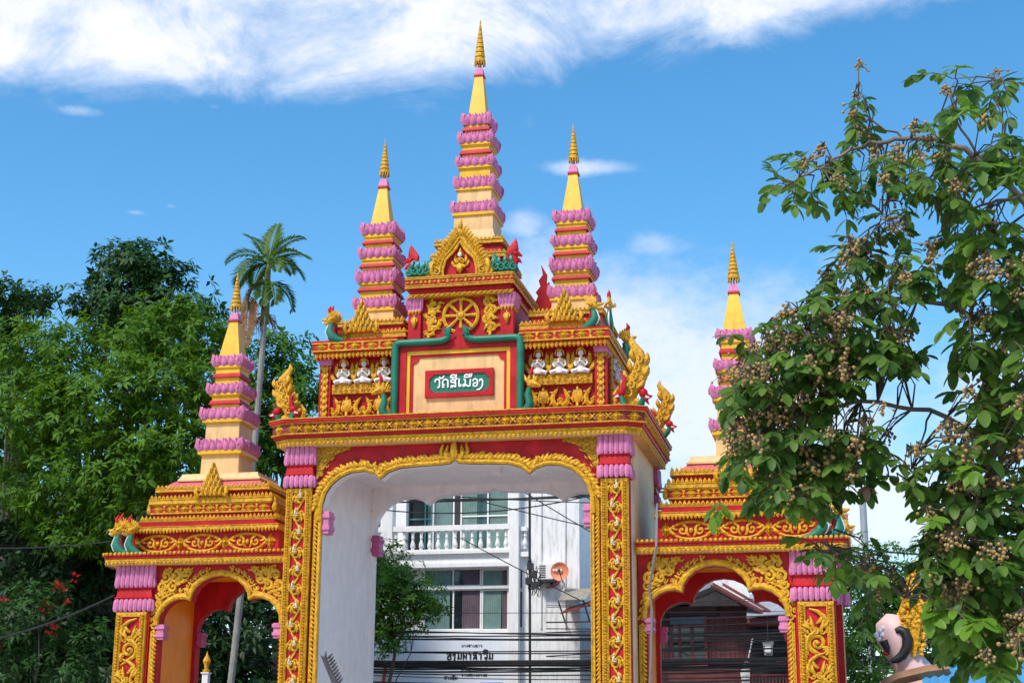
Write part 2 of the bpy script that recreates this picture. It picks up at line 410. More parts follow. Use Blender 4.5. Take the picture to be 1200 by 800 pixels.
def spire(parent, cx, cy, segs, needle, cap, fin, label=None):
    """stepped spire: segs = (kind, z0, z1, half width)"""
    body = MB()
    for k, z0, z1, hw in segs:
        if k == 'peach': body.sq(cx, cy, [(z0, hw*1.02), (z1, hw)])
        if k == 'flare': body.sq(cx, cy, [(z0, hw*1.16), (z0+(z1-z0)*.45, hw*1.12), (z1, hw)])
    sp = body.build('spire', PEACH, parent, 30, label)
    for k, z0, z1, hw in segs:
        if k == 'yel': MB().sq(cx, cy, [(z0, hw*1.01), (z1, hw)]).build('yellow_tier', YEL, sp, 30)
        if k == 'ledge': MB().sq(cx, cy, [(z0, hw*.90), (z0+.025, hw*.93), (z0+.03, hw), (z1+.02, hw)]).build('yellow_ledge', YEL, sp, 30)
        if k == 'red': MB().sq(cx, cy, [(z0, hw*1.06), (z0+.02, hw*1.06), (z1, hw*.97)]).build('red_ledge', RED, sp, 30)
        if k == 'lotus':
            lm = MB(); lotus(lm, cx, cy, z0, z1, hw); lm.build('lotus_band', PINK, sp, 50)
    z0, z1, h0, h1 = needle
    MB().sq(cx, cy, [(z0, h0), (z1, h1)]).build('needle', YEL, sp, 30)
    c0, c1, ch = cap
    MB().sq(cx, cy, [(c0, ch), (c0+.03, ch*1.08), (c0+.035, ch*.96), (c0+(c1-c0)*.7, ch*.78), (c1, ch*.55)]).build('spire_cap', PINK, sp, 40)
    MB().sq(cx, cy, [(c0-.025, ch*1.1), (c0-.002, ch*1.1)]).build('cap_ring', RED, sp, 30)
    finial(sp, cx, cy, fin[0], fin[1], fin[2])
    return sp
# ================================================================== ground
g = MB(); g.add([(-900, -300, 0), (900, -300, 0), (900, 1500, 0), (-900, 1500, 0)], [(0, 1, 2, 3)])
PAVE = paint('paving', (.42, .39, .35), .8, .25, .2, bump=.3)
ASPH = paint('asphalt', (.05, .05, .052), .85, .3, .2, bump=.4)
structure(g, 'ground', PAVE)
g = MB(); g.add([(-400, 9, .004), (400, 9, .004), (400, 17, .004), (-400, 17, .004)], [(0, 1, 2, 3)]); structure(g, 'road', ASPH)
g = MB(); g.box(-400, 400, 17, 19.2, 0, .13); structure(g, 'pavement', PAVE)

# ================================================================== main gate
GATE = thing('temple_gate', 'tall red and gold central temple gateway with three pagoda spires and wide scalloped arch', 'temple gate')
half = [(0, 8.17), (.10, 8.10), (.35, 8.075), (.8, 8.06), (1.25, 8.035), (1.52, 7.95), (1.71, 7.80), (1.86, 7.92), (2.1, 7.99), (2.4, 7.97), (2.65, 7.87), (2.85, 7.71), (2.98, 7.52), (3.05, 7.28), (3.07, 6.9)]
def arch_path(hf, zb, off=0.):
    r_ = hf+[(hf[-1][0], zb)]
    pts = [(-x, z) for x, z in r_[::-1]]+r_[1:]
    return pts
APATH = arch_path(half, 0)
def arch_wall(mb, pts, xo, ztop, y0, y1):
    """wall slab between an arch curve and straight outer edges"""
    # front and back strips
    n = len(pts)
    for y, fl in ((y0, False), (y1, True)):
        v = []; f = []
        for x, z in pts: v.append((x, y, z))
        for x, z in pts: v.append((x, y, ztop))
        for i in range(n-1):
            if abs(pts[i][0]-pts[i+1][0]) > 1e-6:
                q = (i, i+1, n+i+1, n+i); f.append(q[::-1] if fl else q)
        mb.add(v, f)
        xa, xb = pts[0][0], pts[-1][0]
        mb.add([(xo[0], y, pts[0][1]), (xa, y, pts[0][1]), (xa, y, ztop), (xo[0], y, ztop)], [(0, 1, 2, 3)])
        mb.add([(xb, y, pts[-1][1]), (xo[1], y, pts[-1][1]), (xo[1], y, ztop), (xb, y, ztop)], [(0, 1, 2, 3)])
def soffit(mb, pts, y0, y1):
    n = len(pts); mb.add([(x, y0, z) for x, z in pts]+[(x, y1, z) for x, z in pts], [(i, n+i, n+i+1, i+1) for i in range(n-1)])
ap = [(-3.07, 0)]+[p for p in APATH[1:-1]]+[(3.07, 0)]
fw_ = MB(); arch_wall(fw_, ap, (-3.9, 3.9), 8.66, .06, .30); fw_.build('front_wall', REDW, GATE, 0)
sf = MB(); soffit(sf, [(x*.998, z-.003) for x, z in ap], .03, .32); sf.build('arch_reveal', WHITE, GATE, 30)
iw = MB()
for s in (-1, 1):
    iw.box(min(s*3.12, s*3.93), max(s*3.12, s*3.93), .31, 3.9, 0, 8.5)
iw.box(-3.12, 3.12, .31, 3.9, 8.3, 8.5)
iw.build('passage_wall', INNER, GATE, 0)
ap2 = [(x*1.0, z+.06 if z > 6 else z) for x, z in ap]
rw = MB(); arch_wall(rw, ap2, (-3.9, 3.9), 8.6, 3.9, 4.25); soffit(rw, ap2, 3.9, 4.25); rw.build('rear_wall', INNER, GATE, 0)
for s in (-1, 1): MB().box(min(s*3.932, s*3.97), max(s*3.932, s*3.97), .34, 4.05, 0, 8.6).build('side_wall', PEACHW, GATE, 0)
# springing blocks
for s in (-1, 1):
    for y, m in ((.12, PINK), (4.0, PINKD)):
        b = MB(); x = s*3.0
        b.box(x-.09, x+.09, y-.1, y+.26, 6.62, 7.12); b.box(x-.115, x+.115, y-.13, y+.28, 6.7, 6.8); b.box(x-.115, x+.115, y-.13, y+.28, 6.97, 7.05)
        b.build('springer_block', m, GATE, 30)
# ---- pillars
def capital(parent, x0, x1, y0, y1, z0, z1, mat=None, name='capital'):
    """two-stage lilac capital: hanging petals, red waist, fluted top"""
    mat = mat or PINK; H = z1-z0; cx, cy = (x0+x1)/2, (y0+y1)/2; hx, hy = (x1-x0)/2, (y1-y0)/2
    mb = MB(); za = z0+H*.27; zb = z0+H*.53
    mb.sq(cx, cy, [(z0+.03, hx*.95, hy*.95), (za, hx*.88, hy*.88)]); mb.sq(cx, cy, [(zb, hx*.92, hy*.92), (z1, hx*.93, hy*.93)])
    for side in range(4):
        ca, sa = ((0, -1), (1, 0), (0, 1), (-1, 0))[side]; tx, ty = -sa, ca
        hl = hx if side % 2 == 0 else hy; ho = hy if side % 2 == 0 else hx
        n = max(4, int(round(2*hl/.115))); w = 2*hl/n
        for i in range(n):
            s0 = -hl+w*(i+.5)
            def P(s, o, z): return (cx+tx*s+ca*o, cy+ty*s+sa*o, z)
            mb.tube([P(s0, ho*.98, z0-.012*(i % 2)), P(s0, ho*1.0, z0+.05), P(s0, ho*.96, za-.05), P(s0, ho*.9, za)], [w*.3, w*.5, w*.52, w*.35], 6)
            mb.tube([P(s0, ho*.97, zb-.01), P(s0, ho*.99, zb+.05), P(s0, ho*.95, (zb+z1)/2), P(s0, ho*.96, z1)], [w*.33, w*.52, w*.5, w*.44], 6)
            if i:
                for k in range(9):
                    z = zb+.04+(z1-zb-.06)*k/9; mb.ball(P(s0-w*.5, ho*.985, z), w*.13, 5, 3)
                for k in range(4):
                    mb.ball(P(s0-w*.5, ho*.985, z0+.05+k*.05), w*.13, 5, 3)
    c = mb.build(name, mat, parent, 50)
    rd = MB(); zc = (za+zb)/2
    rd.sq(cx, cy, [(za-.01, hx*.97, hy*.97), (za+.03, hx*1.03, hy*1.03), (za+.06, hx*.95, hy*.95), (zb-.05, hx*.90, hy*.90), (zb-.02, hx*1.0, hy*1.0), (zb+.005, hx*.95, hy*.95)])
    rd.build('red_waist', RED, c, 30)
    return c
CREAM = paint('cream_paint', (.72, .62, .42), .5, .15, .3, (.4, .25, .05), .2, 40)
# white vine figure and its gold leaf, shared by both pillars
vf = MB()
vf.tube([(-.035, -.02, -.085), (-.01, -.035, -.02), (.0, -.04, .03), (.005, -.035, .07)], [.022, .036, .03, .012], 6)
vf.ball((.01, -.045, .085), (.024, .024, .027), 6, 4); vf.tube([(.01, -.04, .1), (.0, -.03, .15)], [.018, .004], 5)
vf.tube([(.0, -.03, .0), (.05, -.035, -.03), (.075, -.03, .02)], [.018, .016, .006], 5)
vf.tube([(-.02, -.03, -.06), (.04, -.03, -.085), (.08, -.025, -.07)], [.022, .018, .006], 5)
VF = vf.mesh('vine_figure', CREAM, 60)
vl = MB()
curl(vl, 0, 0, .085, 200, 1.0, 1, 0, .34, 10, 5); flame(vl, .06, -.02, .17, .09, .35); flame(vl, -.06, -.04, .13, .08, -.3); flame(vl, 0, .05, .14, .08, .1)
VL = vl.mesh('vine_leaf', GOLD, 60)
for s in (-1, 1):
    cx = s*3.60
    core = MB().box(cx-.30, cx+.30, -.02, .34, 0, 8.66).build('pillar', RED, GATE, 0)
    fr = MB()
    fr.box(cx-.302, cx-.155, -.085, 0, .4, 7.64); fr.box(cx+.155, cx+.302, -.085, 0, .4, 7.64); fr.box(cx-.155, cx+.155, -.082, 0, 7.54, 7.637)
    for xx in (-.272, -.185, .185, .272): beads(fr, (cx+xx, -.09, 3.0), (cx+xx, -.09, 7.6), .021, .05, 5, 3)
    for xx in (-.228, .228):
        for k in range(64): fr.tube([(cx+xx, -.085, 3.0+k*.072), (cx+xx, -.115, 3.03+k*.072), (cx+xx, -.085, 3.062+k*.072)], [.006, .03, .004], 5)
    fr.build('panel_frame', GOLD, core, 40)
    MB().box(cx-.155, cx+.155, -.03, -.02, .4, 7.54).build('panel_ground', RED, core, 0)
    vn = MB(); path = []
    for k in range(0, 150):
        z = 2.9+k*.0315; path.append((cx-.085*math.cos(math.pi*(z-2.9)/.41), -.045, z))
    vn.tube(path, .026, 5); vn.build('vine_stem', GOLD, core, 60)
    for k in range(12):
        z = 3.1+k*.41-.205; sg = 1 if k % 2 else -1
        if z > 7.45: break
        inst(VL, 'vine_leaf', core, (cx+sg*.045, -.05, z+.0), scale=(sg*1.15, 1, 1.2)); inst(VL, 'vine_leaf', core, (cx-sg*.065, -.045, z+.06), scale=(-sg*.8, 1, -.95))
        inst(VF, 'vine_figure', core, (cx+sg*.05, -.10, z+.09), scale=(-sg*.8, 1., .8))
    capital(core, cx-.34, cx+.34, -.13, .55, 7.66, 8.64)
    # rear pillar with its own capital, seen past the side wall
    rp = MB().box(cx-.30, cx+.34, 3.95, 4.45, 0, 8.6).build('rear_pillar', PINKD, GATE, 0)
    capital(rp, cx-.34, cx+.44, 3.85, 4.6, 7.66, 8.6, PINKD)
    # gold leaf border between pillar and opening
    st = MB(); x0, x1 = (3.06, 3.285)
    st.box(*(sorted((s*3.055, s*3.14))), -.03, .07, .4, 7.3)
    beads(st, (s*3.075, -.035, 3.0), (s*3.075, -.035, 7.25), .018, .042, 5, 3)
    for k in range(44):
        z = 3.0+k*.097
        curl(st, s*3.20, z, .052, 270 if s > 0 else 270, .9, s, .0, .42, 8, 5); flame(st, s*3.155, z-.03, .12, .06, .5*s, .0, -s*35, .2, 4, 4)
    st.build('leaf_border', GOLD, GATE, 50)
# ---- arch moulding
am = MB()
def offset_path(pts, d):
    o = []
    for i in range(len(pts)):
        a = Vector(pts[max(i-1, 0)]); b = Vector(pts[min(i+1, len(pts)-1)]); t = (b-a).normalized()
        o.append((pts[i][0]-t.y*d, pts[i][1]+t.x*d))
    return o
def resample(pts, step):
    P = [Vector(p) for p in pts]; out_ = [P[0]]; acc = 0
    for a, b in zip(P[:-1], P[1:]):
        l = (b-a).length; t = step-acc
        while t <= l: out_.append(a+(b-a)*(t/l)); t += step
        acc = (acc+l) % step if l+acc >= step else acc+l
    return [tuple(p) for p in out_]
top = [p for p in APATH if p[1] > 6.5]
q = offset_path(top, .05); am.tube([(x, -.02, z) for x, z in q], .052, 6)
q = offset_path(top, .125); am.tube([(x, 0.01, z) for x, z in q], .04, 6)
rs = resample(offset_path(top, .085), .05)
for x, z in rs: am.ball((x, -.045, z), .019, 5, 3)
am.build('arch_moulding', GOLD, GATE, 50)
cr = MB(); rs = resample(offset_path(top, .19), .10)
for i in range(1, len(rs)-1):
    x, z = rs[i]; t = Vector(rs[i+1])-Vector(rs[i-1]); a = math.degrees(math.atan2(t.y, t.x)); s = -1 if x < 0 else 1
    if z < 7.3: continue
    flame(cr, x, z-.04, .19+.03*math.sin(i*2.1), .12, .6*s, -.01, a-s*38, .45, 5, 5); curl(cr, x+.01*math.sin(i*2.3), z-.04+.02*math.sin(i*1.7), .072+.018*math.sin(i*3.1), 90+40*math.sin(i), 1., s if i % 3 else -s, -.04, .42, 9, 4)
cr.build('arch_crest', GOLD, GATE, 50)
ct = MB(); flame(ct, 0, 8.16, .52, .2, 0, -.04, 0, 0, 8, 6)
for s in (-1, 1):
    flame(ct, s*.12, 8.16, .36, .15, .25*s, -.03); flame(ct, s*.26, 8.2, .38, .12, .1*s, -.02, 0, .3); curl(ct, s*.1, 8.22, .08, 90, 1, s, -.05)
ct.build('arch_keystone', GOLD, GATE, 50)
for s in (-1, 1):  # corner spandrel: gold triangle of scrolls
    sp = MB(); sp.prism([(s*3.24, 8.6), (s*3.24, 7.82), (s*3.1, 8.0), (s*2.98, 8.22), (s*2.85, 8.38), (s*2.5, 8.52), (s*2.42, 8.6)][::(1 if s < 0 else -1)], .015, .07)
    rr = random.Random(3)
    for (x, z, r) in ((3.16, 8.5, .1), (2.98, 8.48, .1), (2.8, 8.5, .08), (3.12, 8.3, .1), (2.95, 8.33, .08), (3.17, 8.12, .08), (3.18, 7.97, .06), (2.66, 8.53, .06), (2.54, 8.55, .05), (3.05, 8.16, .06)):
        curl(sp, s*x, z, r*.8, rr.uniform(0, 360), 1.1, s, .01, .4, 10, 5); flame(sp, s*(x-.04), z-.05, r*1.7, r*.8, -.3*s, .0, s*40)
    sp.build('spandrel_ornament', GOLDD, GATE, 50)
lp = MB().box(.55, .78, 1.2, 1.45, 8.08, 8.3).build('ceiling_lamp', INNER, GATE, 0)

# ---- main cornice
def plan(o, xf=3.91, xs=4.35, yf=-.45, yk=-.19, yb=4.45):
    a = xf-.3*o; b = xs-o
    return [(-a, yf+o), (a, yf+o), (b, yk+.8*o), (b, yb-o), (-b, yb-o), (-b, yk+.8*o)]
def polyloft(mb, layers, pl=plan, **k):
    mb.loft([[(x, y, z) for x, y in pl(o, **k)] for z, o in layers])
def edges(o, pl=plan, which=(5, 0, 1, 2), **k):
    p = pl(o, **k); n = len(p)
    for i in which:
        a, b = Vector(p[i]), Vector(p[(i+1) % n]); d = (b-a).normalized(); yield a, b, Vector((d.y, -d.x, 0))
mb = MB(); polyloft(mb, [(8.585, .40), (8.60, .18), (8.66, .17), (8.66, .3)]); mb.build('cornice_soffit', PEACHW, GATE, 0)
mb = MB(); polyloft(mb, [(8.655, .19), (8.67, .15), (8.735, .13), (8.745, .2)])
for a, b, o in edges(.155):
    row(mb, (a.x, a.y, 8.67), (b.x, b.y, 8.67), -.115, .105, o, .03)
    row(mb, (a.x, a.y, 8.67), (b.x, b.y, 8.67), .06, .105, o, .035)
CORN = mb.build('cornice_fringe', GOLD, GATE, 30)
mb = MB(); polyloft(mb, [(8.74, .16), (8.75, .10), (8.80, .09), (8.82, .05), (8.83, .05)]); polyloft(mb, [(8.828, .075), (9.085, .075)]); polyloft(mb, [(9.08, .07), (9.09, .0), (9.15, -.005), (9.175, .02)]); 
CORNB = mb.build('cornice', RED, GATE, 0)
mb = MB()
for a, b, o in edges(.055):
    for z in (8.835, 9.075): mb.tube([(a.x, a.y, z), (b.x, b.y, z)], .022, 5)
    beads(mb, (a.x+o.x*.02, a.y+o.y*.02, 8.837), (b.x+o.x*.02, b.y+o.y*.02, 8.837), .018, .06, 5, 3)
for a, b, o in edges(-.005): mb.tube([(a.x, a.y, 9.175), (b.x, b.y, 9.175)], .016, 5)
mb.build('cornice_bead', GOLD, CORNB, 40)
RG = MB(); polyloft(RG, [(8.85, .071), (9.06, .071)]); RG.build('band_ground', RECESS, CORNB, 0)
xb = MB()
for a, b, o in edges(.071):
    d = (b-a); l = d.length; n = max(1, int(round(l/.36))); ang = math.atan2(d.y, d.x)
    for i in range(n):
        c = a+d*((i+.5)/n)
        inst(ROS, 'band_rosette', CORNB, (c.x, c.y, 8.955), (0, 0, ang), (.29*min(1.2, l/n/.36), .16, .25))
        if i:
            c = a+d*(i/n); s0 = len(xb.V); cross_on(xb, 0, 0, .065, -.02)
            xb.xform(lambda p: (c.x+p[0]*math.cos(ang)-p[1]*math.sin(ang), c.y+p[0]*math.sin(ang)+p[1]*math.cos(ang), 8.955+p[2]), s0)
xb.build('band_cross', GOLD, CORNB, 40)['kind'] = 'stuff'
MB().box(-3.95, 3.95, .0, 4.0, 8.64, 9.13).build('gate_roof', RED, GATE, 0)

# ---- attic storey
def box_band(parent, x0, x1, y0, y1, z0, z1, rosw=.26, fringe=True, ros=True, crown=0., mat=None, nrow=None, back=False):
    """a projecting red band with gold edges, rosettes in front and on both sides"""
    mb = MB().box(x0, x1, y0, y1, z0, z1); o = mb.build('band', mat or RED, parent, 0)
    h = z1-z0; gm = MB(); r = min(.022, h*.1)
    sides = (((x0, y0), (x1, y0), (0, -1, 0)), ((x1, y0), (x1, y1), (1, 0, 0)), ((x0, y1), (x0, y0), (-1, 0, 0)))
    for A, B, n in sides:
        for z in (z0+r, z1-r): gm.tube([(A[0]+n[0]*.006, A[1]+n[1]*.006, z), (B[0]+n[0]*.006, B[1]+n[1]*.006, z)], r, 5)
        if fringe: row(gm, (A[0]+n[0]*.005, A[1]+n[1]*.005, z0+.015), (B[0]+n[0]*.005, B[1]+n[1]*.005, z0+.015), -.1, .085, n, .025)
        if crown: row(gm, (A[0]-n[0]*.03, A[1]-n[1]*.03, z1-.01), (B[0]-n[0]*.03, B[1]-n[1]*.03, z1-.01), crown, .1, n, .03)
        if ros:
            d = Vector((B[0]-A[0], B[1]-A[1])); l = d.length; k = max(1, int(round(l/(rosw*1.28)))); ang = math.atan2(d.y, d.x)
            for i in range(k):
                c = Vector(A)+d*((i+.5)/k)
                inst(ROS, 'band_rosette', o, (c.x+n[0]*.004, c.y+n[1]*.004, (z0+z1)/2), (0, 0, ang), (rosw, .12, h*.86))
                if i:
                    c = Vector(A)+d*(i/k); gm.ball((c.x+n[0]*.015, c.y+n[1]*.015, z0+h*.5), (.03, .03, .03), 6, 4)
                    for sg in (-1, 1): gm.ball((c.x+n[0]*.012, c.y+n[1]*.012, z0+h*(.5+.26*sg)), (.045 if n[1] else .02, .045 if n[0] else .02, .035), 6, 4)
    gm.build('band_trim', GOLD, o, 40)
    return o
AT = MB().box(-3.30, 3.30, .5, 3.35, 9.14, 10.86).build('attic', RED, GATE, 0)
for s in (-1, 1):
    def sx2(a, b): return min(s*a, s*b), max(s*a, s*b)
    a, b = sx2(1.44, 3.48); box_band(GATE, a, b, .10, 3.6, 10.85, 11.08, .29, False)
    MB().box(*sx2(1.44, 3.5), .08, 3.62, 11.078, 11.12).build('attic_lip', RED, GATE, 0)
    fl_ = MB().box(*sx2(1.44, 3.44), .14, 3.56, 10.74, 10.851).build('attic_soffit', RED, GATE, 0)
    mb = MB()
    for A, B, n in (((min(s*1.44, s*3.44), .14), (max(s*1.44, s*3.44), .14), (0, -1, 0)), ((s*3.44, .14), (s*3.44, 3.56), (s, 0, 0))): row(mb, (A[0], A[1], 10.80), (B[0], B[1], 10.80), -.12, .1, n, .035); row(mb, (A[0], A[1], 10.79), (B[0], B[1], 10.79), .05, .1, n, .035)
    mb.build('attic_fringe', GOLD, fl_, 40)
# chains of gold buds up the corner pilasters
bud = MB(); bud.ball((0, -.01, 0), (.075, .045, .095), 8, 5); flame(bud, -.04, -.02, .15, .07, -.3, -.02); flame(bud, .04, -.02, .15, .07, .3, -.02); bud.ball((0, -.05, -.03), (.035, .03, .035), 6, 4)
BUD = bud.mesh('pilaster_bud', GOLD, 60)
for s in (-1, 1):
    for (cx, cy, wx, wy, rot) in ((s*3.25, .45, .135, .05, 0), (s*3.36, .78, .05, .16, s*math.pi/2)):
        pl = MB().box(cx-wx, cx+wx, cy-wy, cy+wy+.1, 9.14, 10.74).build('attic_pilaster', RED, GATE, 0)
        c = MB(); c.sq(cx, cy+.03, [(10.60, wx*1.05, wy*1.2+.05), (10.74, wx*1.25, wy*1.6+.05)]); c.build('pilaster_capital', PINK, pl, 30)
        fy = cy-wy if rot == 0 else cy; fx = cx if rot == 0 else cx+s*wx
        gg = MB()
        for k in range(9):
            inst(BUD, 'pilaster_bud', pl, (fx, fy, 9.27+k*.152), (0, 0, rot), (.9, 1, .95))
        row(gg, (cx-wx*1.1, cy-wy-.01, 10.58), (cx+wx*1.1, cy-wy-.01, 10.58), -.08, .07, (0, -1, 0), .03); gg.build('bud_trim', GOLD, pl, 30)
CREAMW = paint('worn_white_paint', (.74, .68, .62), .5, .12, .5, (.5, .28, .2), .2, 30, streak=False)
# deity relief figures: white body, gold wings and crown
pb = MB()
pb.lathe(0, -.05, [(-.30, .04), (-.28, .12), (-.2, .13), (-.08, .085), (.02, .115), (.07, .1), (.1, .035), (.14, .035)], 10)
pb.ball((0, -.07, .2), (.072, .07, .085), 10, 7)
for s in (-1, 1):
    pb.tube([(s*.115, -.05, .05), (s*.15, -.07, -.06), (s*.12, -.13, -.12), (s*.02, -.19, -.02)], [.04, .036, .032, .025], 6)
    pb.tube([(s*.05, -.08, -.22), (s*.2, -.14, -.27), (s*.23, -.13, -.23)], [.07, .06, .03], 6)
    pb.ball((s*.026, -.135, .215), (.014, .01, .008), 5, 3)
pb.tube([(0, -.2, -.04), (0, -.2, .06)], [.03, .008], 6); pb.ball((0, -.142, .195), (.012, .014, .02), 5, 3)
PB = pb.mesh('praying_body', CREAMW, 60); GPB = pb.mesh('gold_deity', GOLD, 60)
pc = MB()
pc.lathe(0, -.06, [(.25, .085), (.28, .088), (.3, .06), (.36, .045), (.4, .03), (.47, .006)], 10)
for s in (-1, 1):
    flame(pc, s*.13, -.1, .3, .13, .35*s, .02, 0, .3); flame(pc, s*.17, -.2, .26, .13, .35*s, .0, -s*18, .3); flame(pc, s*.14, .06, .2, .1, .3*s, .02)
    pc.tube([(s*.08, -.06, .26), (s*.1, -.05, .16)], [.02, .012], 5)
pc.tube([(-.1, -.135, .05), (0, -.165, .03), (.1, -.135, .05)], [.016, .02, .016], 5)
PC = pc.mesh('wing_and_crown', GOLD, 60)
def deity(parent, x, y, z, sc, rot=0., name='praying_deity'):
    o = inst(PB, name, parent, (x, y, z), (0, 0, rot), (sc, sc, sc)); w_ = world_loc(o)
    c = bpy.data.objects.new('wing_and_crown', PC); COL.objects.link(c); c.parent = o; c.scale = (1.12, 1.15, 1.08)
    return o
pod = MB()
curl(pod, 0, .02, .14, 90, 1.1, 1, 0, .4, 12, 5); pod.ball((0, -.03, .02), (.15, .06, .17), 10, 6)
for s in (-1, 1): flame(pod, s*.09, -.05, .24, .1, .2*s, -.03); flame(pod, s*.12, -.12, .2, .09, .4*s, -.02)

for k in range(5):
    a = rad(20+35*k); curl(pod, .125*math.cos(a), .02+.145*math.sin(a), .045, k*70, 1, 1, -.03, .42, 8, 4)
flame(pod, 0, .12, .17, .11, 0, -.02, 0, 0); flame(pod, 0, -.13, .2, .14, 0, -.04, 180, 0)
POD = pod.mesh('lotus_bud_relief', GOLD, 60)
sc_ = MB()
sc_.tube([(.10, 0, .26), (.02, -.03, .14), (-.06, -.04, .02), (-.04, -.05, -.12), (.07, -.05, -.2), (.15, -.04, -.13), (.11, -.04, -.06)], [.012, .05, .07, .085, .075, .05, .02], 6)
for k, (x, z) in enumerate(((-.02, .12), (-.09, .0), (-.08, -.1), (0, -.22))): flame(sc_, x, z, .13, .07, -.5, -.02, 60+k*25, .2)
for k, (x, z, r) in enumerate(((-.03, .08, .05), (-.05, -.05, .06), (-.0, -.16, .06), (.09, -.17, .045), (.1, -.07, .04))): curl(sc_, x, z, r, 60*k, 1.1, 1, -.075, .42, 9, 4)
for k in range(3): flame(sc_, .05+.03*k, -.16+.06*k, .12, .06, .5, -.03, -50, .2, 4, 4)
SCR = sc_.mesh('comma_scroll_relief', GOLD, 60)
for s in (-1, 1):
    ld = MB(); ld.box(min(s*1.57, s*3.06), max(s*1.57, s*3.06), .36, .55, 9.9, 10.13)
    wave_panel(ld, min(s*1.6, s*3.04), max(s*1.6, s*3.04), 9.91, 10.12, .36, 5, .13)
    ld.build('attic_ledge', GOLDD, GATE, 40)
    for k, x in enumerate((1.82, 2.31, 2.80)): deity(GATE, s*x, .45, 10.415, .93)
    for k, x in enumerate((1.70, 1.93, 2.19, 2.45, 2.71, 2.95)):
        if k in (1, 4): inst(POD, 'lotus_bud_relief', GATE, (s*x, .47, 9.60), scale=(.72, 1, .98))
        else: inst(SCR, 'comma_scroll_relief', GATE, (s*x, .47, 9.6), scale=((1 if k in (2, 5) else -1)*s*.78, .9, .98))
    ls = MB(); ls.box(min(s*3.29, s*3.42), max(s*3.29, s*3.42), 1.0, 3.2, 9.9, 10.13); ls.build('attic_ledge', GOLDD, GATE, 0)
    for y in (1.25, 1.75, 2.25, 2.75): deity(GATE, s*3.37, y, 10.415, .93, s*math.pi/2)
    for k, y in enumerate((1.25, 1.65, 2.05, 2.45)): inst(POD, 'lotus_bud_relief', GATE, (s*3.32, y, 9.62), (0, 0, s*math.pi/2))
# ---- stepped roofs under the small spires
for s in (-1, 1):
    def bx(x0, x1): return (min(s*x0, s*x1), max(s*x0, s*x1))
    a, b = bx(1.36, 3.22); b1 = box_band(GATE, a, b, .5, 3.2, 11.24, 11.38, .2, False, False, .1, GOLDD)
    MB().box(a+.05, b-.05, .55, 3.15, 11.08, 11.25).build('roof_step', RED, GATE, 0)
    a, b = bx(1.50, 3.26); MB().box(a+.06, b-.06, .82, 3.0, 11.37, 11.64).build('roof_step', RED, GATE, 0)
    box_band(GATE, a, b, .78, 3.02, 11.63, 11.74, .2, False, False, .1, GOLDD)
    MB().sq(s*2.4, 1.85, [(11.70, .68), (11.84, .58), (11.86, .5)]).build('spire_base', PEACH, GATE, 30)
    # gold triangular antefix
    an = MB(); X, z0 = s*2.42, 11.38
    an.prism([(X-.36, z0), (X+.36, z0), (X+.2, z0+.3), (X+.1, z0+.55), (X, z0+.80), (X-.1, z0+.55), (X-.2, z0+.3)], .40, .52, .03)
    for k in range(5):
        zz = z0+.03+k*.145; n = 5-k
        for i in range(n): flame(an, X+(i-(n-1)/2)*.115, zz, .2, .085, (i-(n-1)/2)*.12, .39, 0, 0, 5, 5); curl(an, X+(i-(n-1)/2)*.115, zz+.02, .04, 90, 1, 1, .37, .4, 7, 4)
    for sg in (-1, 1): flame(an, X+sg*.34, z0-.02, .28, .14, .2*sg, .4)
    an.build('antefix', GOLD, GATE, 50)
    spire(GATE, s*2.40, 1.85, [('peach', 11.82, 12.15, .46), ('ledge', 12.14, 12.23, .50), ('lotus', 12.23, 12.55, .52), ('yel', 12.53, 12.86, .40), ('red', 12.69, 12.79, .44), ('ledge', 12.83, 12.90, .44), ('lotus', 12.90, 13.25, .48),
        ('yel', 13.22, 13.46, .38), ('red', 13.30, 13.40, .42), ('ledge', 13.45, 13.54, .41), ('lotus', 13.54, 13.83, .44), ('yel', 13.8, 14.1, .34), ('red', 13.91, 14.01, .38), ('ledge', 14.06, 14.15, .375), ('lotus', 14.15, 14.47, .41)],
        (14.42, 15.5, .25, .095), (15.49, 15.72, .12), (15.88, 16.80, .125), ('left' if s < 0 else 'right')+' small spire of stacked lilac lotus bands with yellow needle')

# ---- name panel with green serpent frame
MB().box(-1.5, 1.5, .26, .55, 9.14, 11.06).build('panel_block', RED, GATE, 0)
mb = MB(); mb.box(-1.42, -1.22, .14, .27, 9.15, 10.98); mb.box(1.22, 1.42, .14, .27, 9.15, 10.98); mb.box(-1.42, 1.42, .138, .27, 10.78, 11.0)
mb.prism([(-.34, 10.98), (.34, 10.98), (.16, 11.12), (.05, 11.3), (-.05, 11.3), (-.16, 11.12)], .2, .3)
mb.build('panel_border', RED, GATE, 0)
mb = MB(); mb.box(-1.225, -1.135, .18, .27, 9.15, 10.79); mb.box(1.135, 1.225, .18, .27, 9.15, 10.79); mb.box(-1.225, 1.225, .178, .27, 10.69, 10.788); mb.build('panel_inner_frame', YEL, GATE, 0)
mb = MB(); mb.box(-1.14, -1.07, .205, .27, 9.15, 10.695); mb.box(1.07, 1.14, .205, .27, 9.15, 10.695); mb.box(-1.14, 1.14, .203, .27, 10.63, 10.695)
for s in (-1, 1): mb.prism([(s*1.075, 10.64), (s*.93, 10.64), (s*.95, 10.56), (s*1.0, 10.51), (s*1.075, 10.49)][::s], .206, .27)
mb.build('panel_notch', REDW, GATE, 0)
MB().box(-1.09, 1.09, .235, .262, 9.15, 10.66).build('panel_field', PEACH, GATE, 0)
gf = MB()
